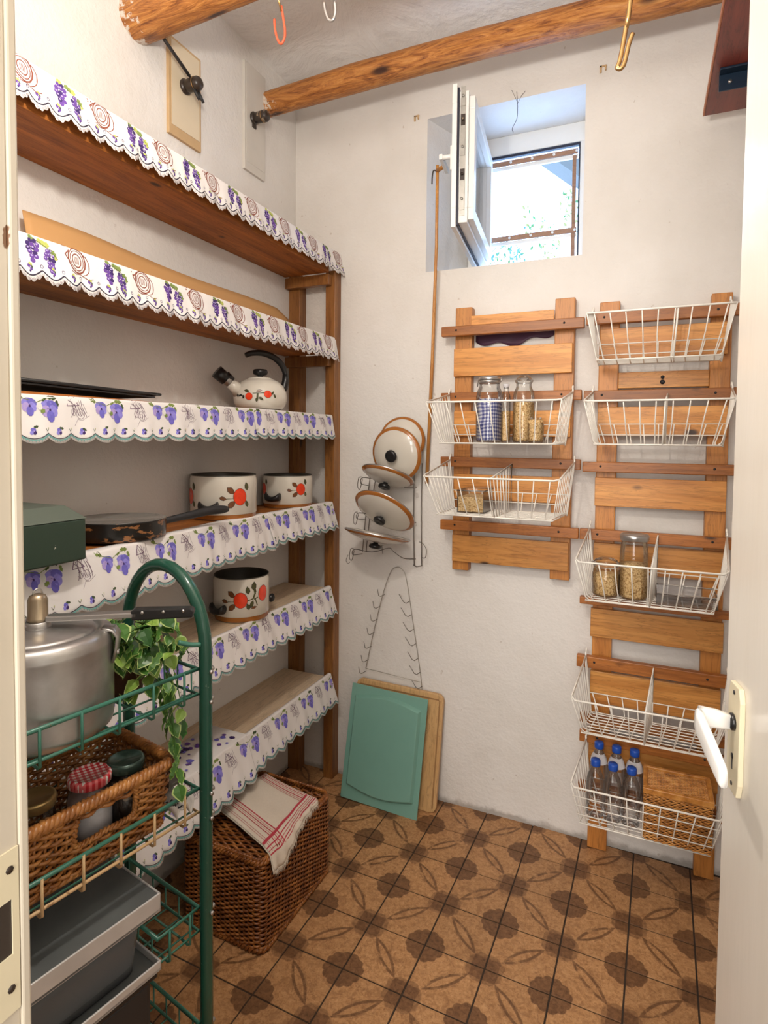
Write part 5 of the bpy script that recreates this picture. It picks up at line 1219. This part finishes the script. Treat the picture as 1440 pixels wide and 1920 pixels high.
def tier(z0, z1, L0, L1, dropmat, low=None):
    w0, w1 = .012, cw_-.012; t = cart
    mb = MB(); s0, s1 = L0, L1
    mb.tube([CW(s0, w0, z1), CW(s1, w0, z1), CW(s1, w1, z1), CW(s0, w1, z1)], .0042, 8, closed=True); mb.build('tier_rail', M['green_wire'], t)
    mb = MB(); mb.tube([CW(s0, w0, z0), CW(s1, w0, z0), CW(s1, w1, z0), CW(s0, w1, z0)], .0032, 7, closed=True); mb.build('lower_rail', dropmat, t)
    n = max(2, int(abs(s1-s0)/.068)); mb = MB()
    for k in range(n):
        s = s0+(s1-s0)*(k+.5)/n
        mb.tube([CW(s, w0-.003, z1+.002), CW(s, w0-.003, z0-.010), CW(s, w0+.004, z0-.014), CW(s, w0+.035, z0-.012)], .0026, 6)
    mb.build('drop_wires', dropmat, t, kind='stuff')
    mb = MB()
    for k in range(n):
        s = s0+(s1-s0)*(k+.5)/n
        mb.tube([CW(s, w0+.035, z0-.012), CW(s, w1, z0-.012), CW(s, w1+.001, z1)], .0024, 6)
    mb.build('floor_wires', M['green_wire'], t)
    mb = MB()
    for j in range(6): w = w0+.02+(w1-w0-.02)*j/5; mb.tube([CW(s0, w, z1), CW(s0, w, z0-.006), CW(s1, w, z0-.006), CW(s1, w, z1)], .0022, 5)
    mb.build('cross_wires', M['green_wire'], t)
tier(1.100, 1.152, -.010, CL+.01, M['green_wire'])
tier(.853, .903, -.010, CL+.01, M['cream_wire'])
tier(.600, .650, -.010, -.105, M['green_wire'])
tier(.350, .400, -.010, -.105, M['green_wire'])

# pressure cooker
pcx = CW(-.258, .139, 1.094); PC = thing('pressure_cooker', 'large aluminium pressure cooker with long black handle on the top tier', 'cooker', tuple(pcx)); R = .124
MB().lathe([(R*.93, 0), (R*.985, .006), (R, .018), (R*1.0, .120), (R*1.0, .148), (R*1.006, .151), (R*1.006, .155)], pcx, 72).build('pot_body', M['alu'], PC)
MB().lathe([(R*1.006, .155), (R*1.0, .163), (R*.975, .171), (R*.93, .1755), (R*.86, .177), (R*.80, .1765), (R*.775, .172), (R*.745, .177), (R*.70, .179), (R*.4, .183), (0, .184)], pcx, 72, capb=False).build('lid', M['alu'], PC)
kz = .182
MB().lathe([(.021, kz-.003), (.021, kz+.012), (.018, kz+.014)], pcx, 28, capt=True).build('valve_base', M['steel'], PC)
MB().lathe([(.016, kz+.013), (.018, kz+.016), (.018, kz+.020), (.0165, kz+.021), (.0165, kz+.052), (.013, kz+.060), (.006, kz+.063), (0, kz+.0635)], pcx, 28).build('valve_weight', plain('bronze_valve_metal', (.36, .29, .20), .3, .8), PC)
MB().tube([pcx+Ca*0+Vector((0, 0, kz+.062))+Ca*(.008*math.cos(a))+Vector((0, 0, .010*math.sin(a))) for a in [PI*k/8 for k in range(9)]], .0014, 6).build('valve_loop', M['steel'], PC)
hd = (Vector((-.770, .857, 0))-Vector((pcx.x, pcx.y, 0))); hl = hd.length; hd.normalize(); hn = Vector((-hd.y, hd.x, 0))
def HT(p): return Vector(pcx)+hd*p.x+hn*p.y+Vector((0, 0, p.z))
z_ = kz+.012
mb = MB(); mb.prism([(.015, -.007), (.17, -.006), (.17, .004), (.015, .003)], -.011, .011, lambda p: HT(Vector((p.x, p.z, z_+p.y+.008)))); mb.build('steel_arm', M['steel'], PC, bevel=.002)
mb = MB(); mb.prism([(.160, -.011), (.268, -.010), (.272, .002), (.266, .008), (.165, .010), (.158, .004)], -.011, .011, lambda p: HT(Vector((p.x, p.z, z_+p.y+.008)))); gp = mb.build('grip', M['black'], PC, bevel=.003)
mb = MB()
for x in (.180, .217, .252): mb.tube([HT(Vector((x, -.0105, z_+.012))), HT(Vector((x, -.0135, z_+.012)))], .0028, 8)
mb.build('rivets', M['steel'], PC)
rs = Ca*.62+Cw*-.78; rs.normalize()
def lug(ang_): 
    d = Matrix.Rotation(ang_, 3, 'Z') @ Vector((1, 0, 0)); b = Vector(pcx)+d*(R+.002); tn = Vector((-d.y, d.x, 0)); mb = MB()
    pr2 = [(b+d*0+Vector((0, 0, .114)), .016), (b+d*.006+Vector((0, 0, .139)), .017), (b+d*.008+Vector((0, 0, .161)), .018), (b+d*.000+Vector((0, 0, .173)), .018), (b-d*.018+Vector((0, 0, .178)), .016)]
    v = []
    for p, w in pr2: v += [p-tn*w, p+tn*w]
    mb.add(v, [(2*i, 2*i+1, 2*i+3, 2*i+2) for i in range(4)], smooth=True); mb.build('clamp_lug', M['alu'], PC, solid=.004)
    MB().tube([b+d*.003+Vector((0, 0, .129)), b+d*.009+Vector((0, 0, .129))], .005, 10).build('rivet', M['steel'], PC)
lug(math.radians(38)); lug(math.radians(218))

# potted trailing plant
pp0 = CW(-.085, .150, 1.094)
PL = thing('potted_plant', 'trailing variegated green plant in a brown pot beside the cooker', 'plant', tuple(pp0))
MB().lathe([(.034, 0), (.046, .075), (.050, .076), (.051, .090), (.045, .090), (.042, .074), (0, .072)], pp0, 28).build('flower_pot', M['terracotta'], PL)
random.seed(21)
stems = []; mbs = MB(); top0 = pp0+Vector((0, 0, .08))
right = Vector((.915, .404, 0)); front = Vector((.404, -.914, 0))
def leafmesh(kind):
    mb = MB()
    if kind == 0:   # heart-shaped leaf, margin ring
        prof = [(0, 0), (.18, .34), (.42, .44), (.68, .30), (.88, .12), (1.0, 0)]
    elif kind == 1: prof = [(0, 0), (.15, .22), (.40, .34), (.62, .20), (.72, .26), (.86, .10), (1.0, 0)]
    else: prof = [(0, 0), (.20, .16), (.34, .10), (.50, .22), (.62, .10), (.78, .14), (1.0, 0)]
    def z(u, w): return .12*u*(1-u)+.35*abs(w)*(.6-u*.3)-.25*u*u+.03*math.sin(u*9+w*6)
    up_ = [(u, w) for u, w in prof]; dn = [(u, -w) for u, w in prof]
    for side in (up_, dn):
        inner = [(u, w*.80) for u, w in side]
        v = [Vector((u, 0, z(u, 0))) for u, w in side]+[Vector((u*.96, w, z(u, w))) for u, w in inner]+[Vector((u, w, z(u, w))) for u, w in side]
        n = len(side); fs = []; mi_ = []
        for i in range(n-1):
            mb.add([v[i], v[i+1], v[n+i+1], v[n+i]], [(0, 1, 2, 3)], mi=0, smooth=True); mb.add([v[n+i], v[n+i+1], v[2*n+i+1], v[2*n+i]], [(0, 1, 2, 3)], mi=1, smooth=True)
    return mb
lm = []
for kind, mats in ((0, ('leaf_a', 'leaf_edge')), (0, ('leaf_b', 'leaf_edge')), (1, ('leaf_c', 'leaf_a')), (1, ('leaf_a', 'leaf_b')), (2, ('leaf_a', 'leaf_b')), (0, ('leaf_c', 'leaf_edge'))):
    o = leafmesh(kind).build('leaf', [M[x] for x in mats], PL); lm.append(o.data); bpy.data.objects.remove(o)
def add_leaf(p, d, size, mi):
    o = bpy.data.objects.new('leaf', lm[mi]); COL.objects.link(o); o.parent = PL
    d = d.normalized(); q = d.to_track_quat('X', 'Z'); o.rotation_mode = 'QUATERNION'; o.rotation_quaternion = q @ Matrix.Rotation(random.uniform(-.8, .8), 3, 'X').to_quaternion()
    o.location = p-pp0; o.scale = (size,)*3
nleaf = 0
for k in range(40):
    a = random.uniform(0, 2*PI); el = random.uniform(.1, 1.0); rch = random.uniform(.04, .125)
    d = (right*math.cos(a)*1.25+front*math.sin(a)*.8).normalized()
    p0 = top0+d*.02; p1 = p0+d*rch*.5+Vector((0, 0, .045+.035*random.random())); p2 = p0+d*rch+Vector((0, 0, random.uniform(-.09, .045)))
    if k < 5: p2 = p0+right*(.09+.012*k)+front*.03+Vector((0, 0, -.05-.036*k)); p1 = p0+right*.07+front*.02+Vector((0, 0, .03))
    pth = smooth_path([p0, p1, p2], 5); mbs.tube(pth, .0012, 4)
    ml = [0, 1, 1, 5, 0] if random.random() < .6 else [2, 3, 4]
    for i in range(3, len(pth), 3):
        dd = (pth[i]-pth[i-1]).normalized()*.5+front*random.uniform(.1, .9)+right*random.uniform(-.6, .6)+Vector((0, 0, random.uniform(-.7, .3)))
        zrel = pth[i].z-top0.z; s_ = random.uniform(.028, .046)
        add_leaf(pth[i], dd, s_, random.choice(ml if zrel < .03 else [2, 3, 4, 0])); nleaf += 1
        if nleaf < 190 and random.random() < .6: add_leaf(pth[i]+Vector((random.uniform(-.01, .01), random.uniform(-.01, .01), .006)), dd+Vector((random.uniform(-1, 1), random.uniform(-1, 1), random.uniform(-.4, .6))), s_*.85, random.choice(ml)); nleaf += 1
for k in range(95):
    a = random.uniform(0, 2*PI); e = random.uniform(-1, 1); rr_ = random.uniform(.6, 1)
    off = right*(math.cos(a)*.088*rr_-.004)+front*(abs(math.sin(a))*.060*rr_)+Vector((0, 0, e*.085*(1-.3*abs(math.cos(a)))+.005))
    dd = front*random.uniform(.3, 1)+right*random.uniform(-.9, .9)+Vector((0, 0, random.uniform(-1.0, .2)))
    if nleaf < 285: add_leaf(top0+off, dd, random.uniform(.028, .046), random.choice([0, 1, 1, 5, 0] if off.z < .03 else [2, 3, 4, 0, 5])); nleaf += 1
for k in range(6):   # long trailing end
    p0 = top0+right*.06+front*.02; e = p0+right*(.035+.008*k)+front*(.01*k)+Vector((0, 0, -.10-.026*k)); pth = smooth_path([p0, p0+right*.035+Vector((0, 0, -.02)), e], 4); mbs.tube(pth, .0010, 4)
    for i in (5, 7, 8): add_leaf(pth[i], right*random.uniform(-.6, 1)+front*.5+Vector((0, 0, -.9)), random.uniform(.028, .040), random.choice([2, 3, 4, 0])); nleaf += 1
mbs.build('stems', M['leaf_a'], PL)

# open wicker basket on the second tier, with three jars
WB = thing('wicker_basket', 'open golden-brown wicker basket with a handle hole on the second tier', 'basket', tuple(CW(-.3, .13, .848)))
wz0, wz1 = .850, .978
def wt(p): return CW(p.x, p.y, p.z)
x0, x1, y0, y1 = -.460, -.058, .028, .240
pf3, _ = rr_path(x0, x1, y0, y1, .024, wt, lambda z: -.016+.018*(z-wz0)/(wz1-wz0))
mb = MB()
hole = lambda u, z: False
def is_hole(u, z):
    p, n = pf3(u, z); s_ = (p-CP).dot(Ca); w = (p-CP).dot(Cw); return -.250 < s_ < -.140 and w < .06 and wz0+.060 < z < wz1-.022
NSB = 66
strand_rows(mb, pf3, [wz0+.008+i*.0078 for i in range(15)], NSB, .0045, .0036, 3, 5, .0012, skip=is_hole); mb.build('woven_sides', M['wick_light'], WB, kind='stuff')
mb = MB()
for i in range(NSB):
    p, n = pf3((i+.5)/NSB, 0); top_z = wz1
    if is_hole((i+.5)/NSB, wz0+.08): top_z = wz0+.060
    a = pf3((i+.5)/NSB, wz0)[0]; b = pf3((i+.5)/NSB, top_z)[0]; mb.tube([a-n*.002, b-n*.002], .0030, 5)
mb.build('upright_stakes', M['wick_light'], WB, kind='stuff')
mb = MB(); rp = [pf3(i/240, wz1)[0] for i in range(240)]; braid(mb, rp, .0068, .0062, 46, 3, 6); mb.build('braided_rim', M['wick_light'], WB, kind='stuff')
mb = MB(); rp = [pf3(i/200, wz0+.004)[0] for i in range(200)]; braid(mb, rp, .004, .0045, 50, 2, 5); mb.build('braided_foot', M['wick_light'], WB, kind='stuff')
mb = MB()
hp_ = []
def fp(s_, z): 
    e = -.016+.018*(z-wz0)/(wz1-wz0); return CW(s_, y0-e, z)
hpts = [fp(-.250, wz1-.014), fp(-.250, wz0+.060), fp(-.195, wz0+.058), fp(-.140, wz0+.060), fp(-.140, wz1-.014)]
hs2 = smooth_path(hpts, 14)
braid(mb, hs2, .0035, .0035, 16, 2, 5, closed=False); mb.build('handle_hole_edge', M['wick_light'], WB, kind='stuff')
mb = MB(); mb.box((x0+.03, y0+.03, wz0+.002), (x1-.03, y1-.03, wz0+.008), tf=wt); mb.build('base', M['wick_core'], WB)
jb = wz0+.009
jar('jar with brass-coloured lid at the left end of the wicker basket', tuple(CW(-.275, .124, jb)), .034, .125, 'gold', .0, neck=.90, lidh=.017)
jar('jar with red gingham patterned lid standing in the wicker basket', tuple(CW(-.185, .105, jb)), .040, .132, 'red', .085, M['label_pale'], neck=.84, lidh=.016)
jar('dark jar with dark green metal lid at the back of the wicker basket', tuple(CW(-.118, .095, jb)), .036, .134, 'green', .10, M['fixture'], neck=.86, lidh=.017)

# tin and patterned cloth at the end of the second tier
gt = thing('baking_tin', 'dull grey shallow metal tin behind the wicker basket end', 'tin', tuple(CW(-.03, .15, .90)))
mb = MB(); mb.box((-.048, .055, .905), (-.010, .245, .912), tf=wt); mb.box((-.050, .052, .912), (-.044, .248, .922), tf=wt); mb.box((-.016, .052, .912), (-.010, .248, .922), tf=wt); mb.build('tin_body', M['grey_pan'], gt, bevel=.001)
oc = thing('patterned_cloth', 'crumpled black and white patterned cloth under the grey tin', 'cloth', tuple(CW(-.03, .12, .85)))
mb = MB(); mb.grid(lambda u, v: CW(-.056+.042*u, .018+.20*v, .858+.030*abs(math.sin(v*9+u*4))*(.5+.5*u)+.006*math.sin(u*13)), 14, 40)
mb.build('cloth', M['bw_cloth'], oc, solid=.001)
mb = MB(); random.seed(4)
for k in range(46):
    u, v = random.uniform(.02, .95), random.uniform(.02, .97); q = [];  a0 = random.uniform(0, 2*PI); l_ = random.uniform(.05, .13)
    for i in range(5):
        uu = min(1, max(0, u+l_*1.6*math.cos(a0+i*.9)*i/4)); vv = min(1, max(0, v+l_*.4*math.sin(a0+i*.9)*i/4)); q.append(CW(-.056+.042*uu, .018+.20*vv, .8592+.030*abs(math.sin(vv*9+uu*4))*(.5+.5*uu)+.006*math.sin(uu*13)))
    mb.tube(q, .0016, 4)
mb.build('black_pattern', M['black_matt'], oc, kind='stuff')

# stack at the bottom left: black box, sheet-metal tray, clear tub, top tray
sx0, sx1 = -.47, -.116; sy0, sy1 = -.014, .225
def st_(p): return CW(p.x, p.y, p.z)
o = thing('black_box', 'tall black plastic box on the floor at the bottom left corner', 'box', tuple(CW(-.33, .1, 0)))
mb = MB(); mb.box((sx0+.012, sy0+.012, .0), (sx1-.012, sy1-.012, .598), tf=st_); mb.build('box_body', M['black_matt'], o, bevel=.01)
mb = MB(); mb.box((sx0+.004, sy0+.004, .598), (sx1-.004, sy1-.004, .6105), tf=st_); mb.build('box_rim', M['black'], o, bevel=.004)
def tray(label, z0, z1, rim):
    t = thing('metal_tray', label, 'tray', tuple(CW(-.33, .1, z0)))
    mb = MB(); mb.box((sx0, sy0, z0+.002), (sx1, sy1, z0+.006), tf=st_); mb.build('tray_bed', M['tray_dark'], t)
    mb = MB(); w = .004
    for a, b in (((sx0, sy0), (sx1, sy0+w)), ((sx0, sy1-w), (sx1, sy1)), ((sx0, sy0), (sx0+w, sy1)), ((sx1-w, sy0), (sx1, sy1))): mb.box((*a, z0), (*b, z1), tf=st_)
    mb.build('folded_edge', M['tray_metal'], t, bevel=.0015)
    if rim:
        mb = MB(); mb.box((sx0+.005, sy0+.005, z1-.006), (sx1-.005, sy1-.005, z1-.0015), tf=st_); mb.build('top_sheet', M['tray_dark'], t)
    return t
tray('scuffed silver tray under the clear tub, on the black box', .6115, .631, False)
tray('wide scuffed silver tray lying on top of the clear tub', .727, .763, True)
tb = thing('clear_tub', 'smoky clear plastic tub squeezed between the two silver trays', 'tub', tuple(CW(-.33, .1, .62)))
mb = MB(); pfT, _ = rr_path(sx0+.02, sx1-.022, sy0+.018, sy1-.02, .03, st_, lambda z: -.012+.012*(z-.62)/.10)
mb.grid(lambda u, v: pfT(u if u < 1 else 0, .621+.100*v)[0], 96, 4); mb.build('tub_wall', M['tub'], tb, solid=.003)
mb = MB(); mb.tube([pfT(i/96, .722)[0] for i in range(96)], .0035, 6, closed=True); mb.build('tub_rim', M['tub'], tb)
mb = MB(); mb.box((sx0+.05, sy0+.04, .619), (sx1-.05, sy1-.04, .70), tf=st_); mb.build('dark_contents', M['black_matt'], tb, bevel=.01)

for o in COL.objects:
    if '_o' in o: del o['_o']
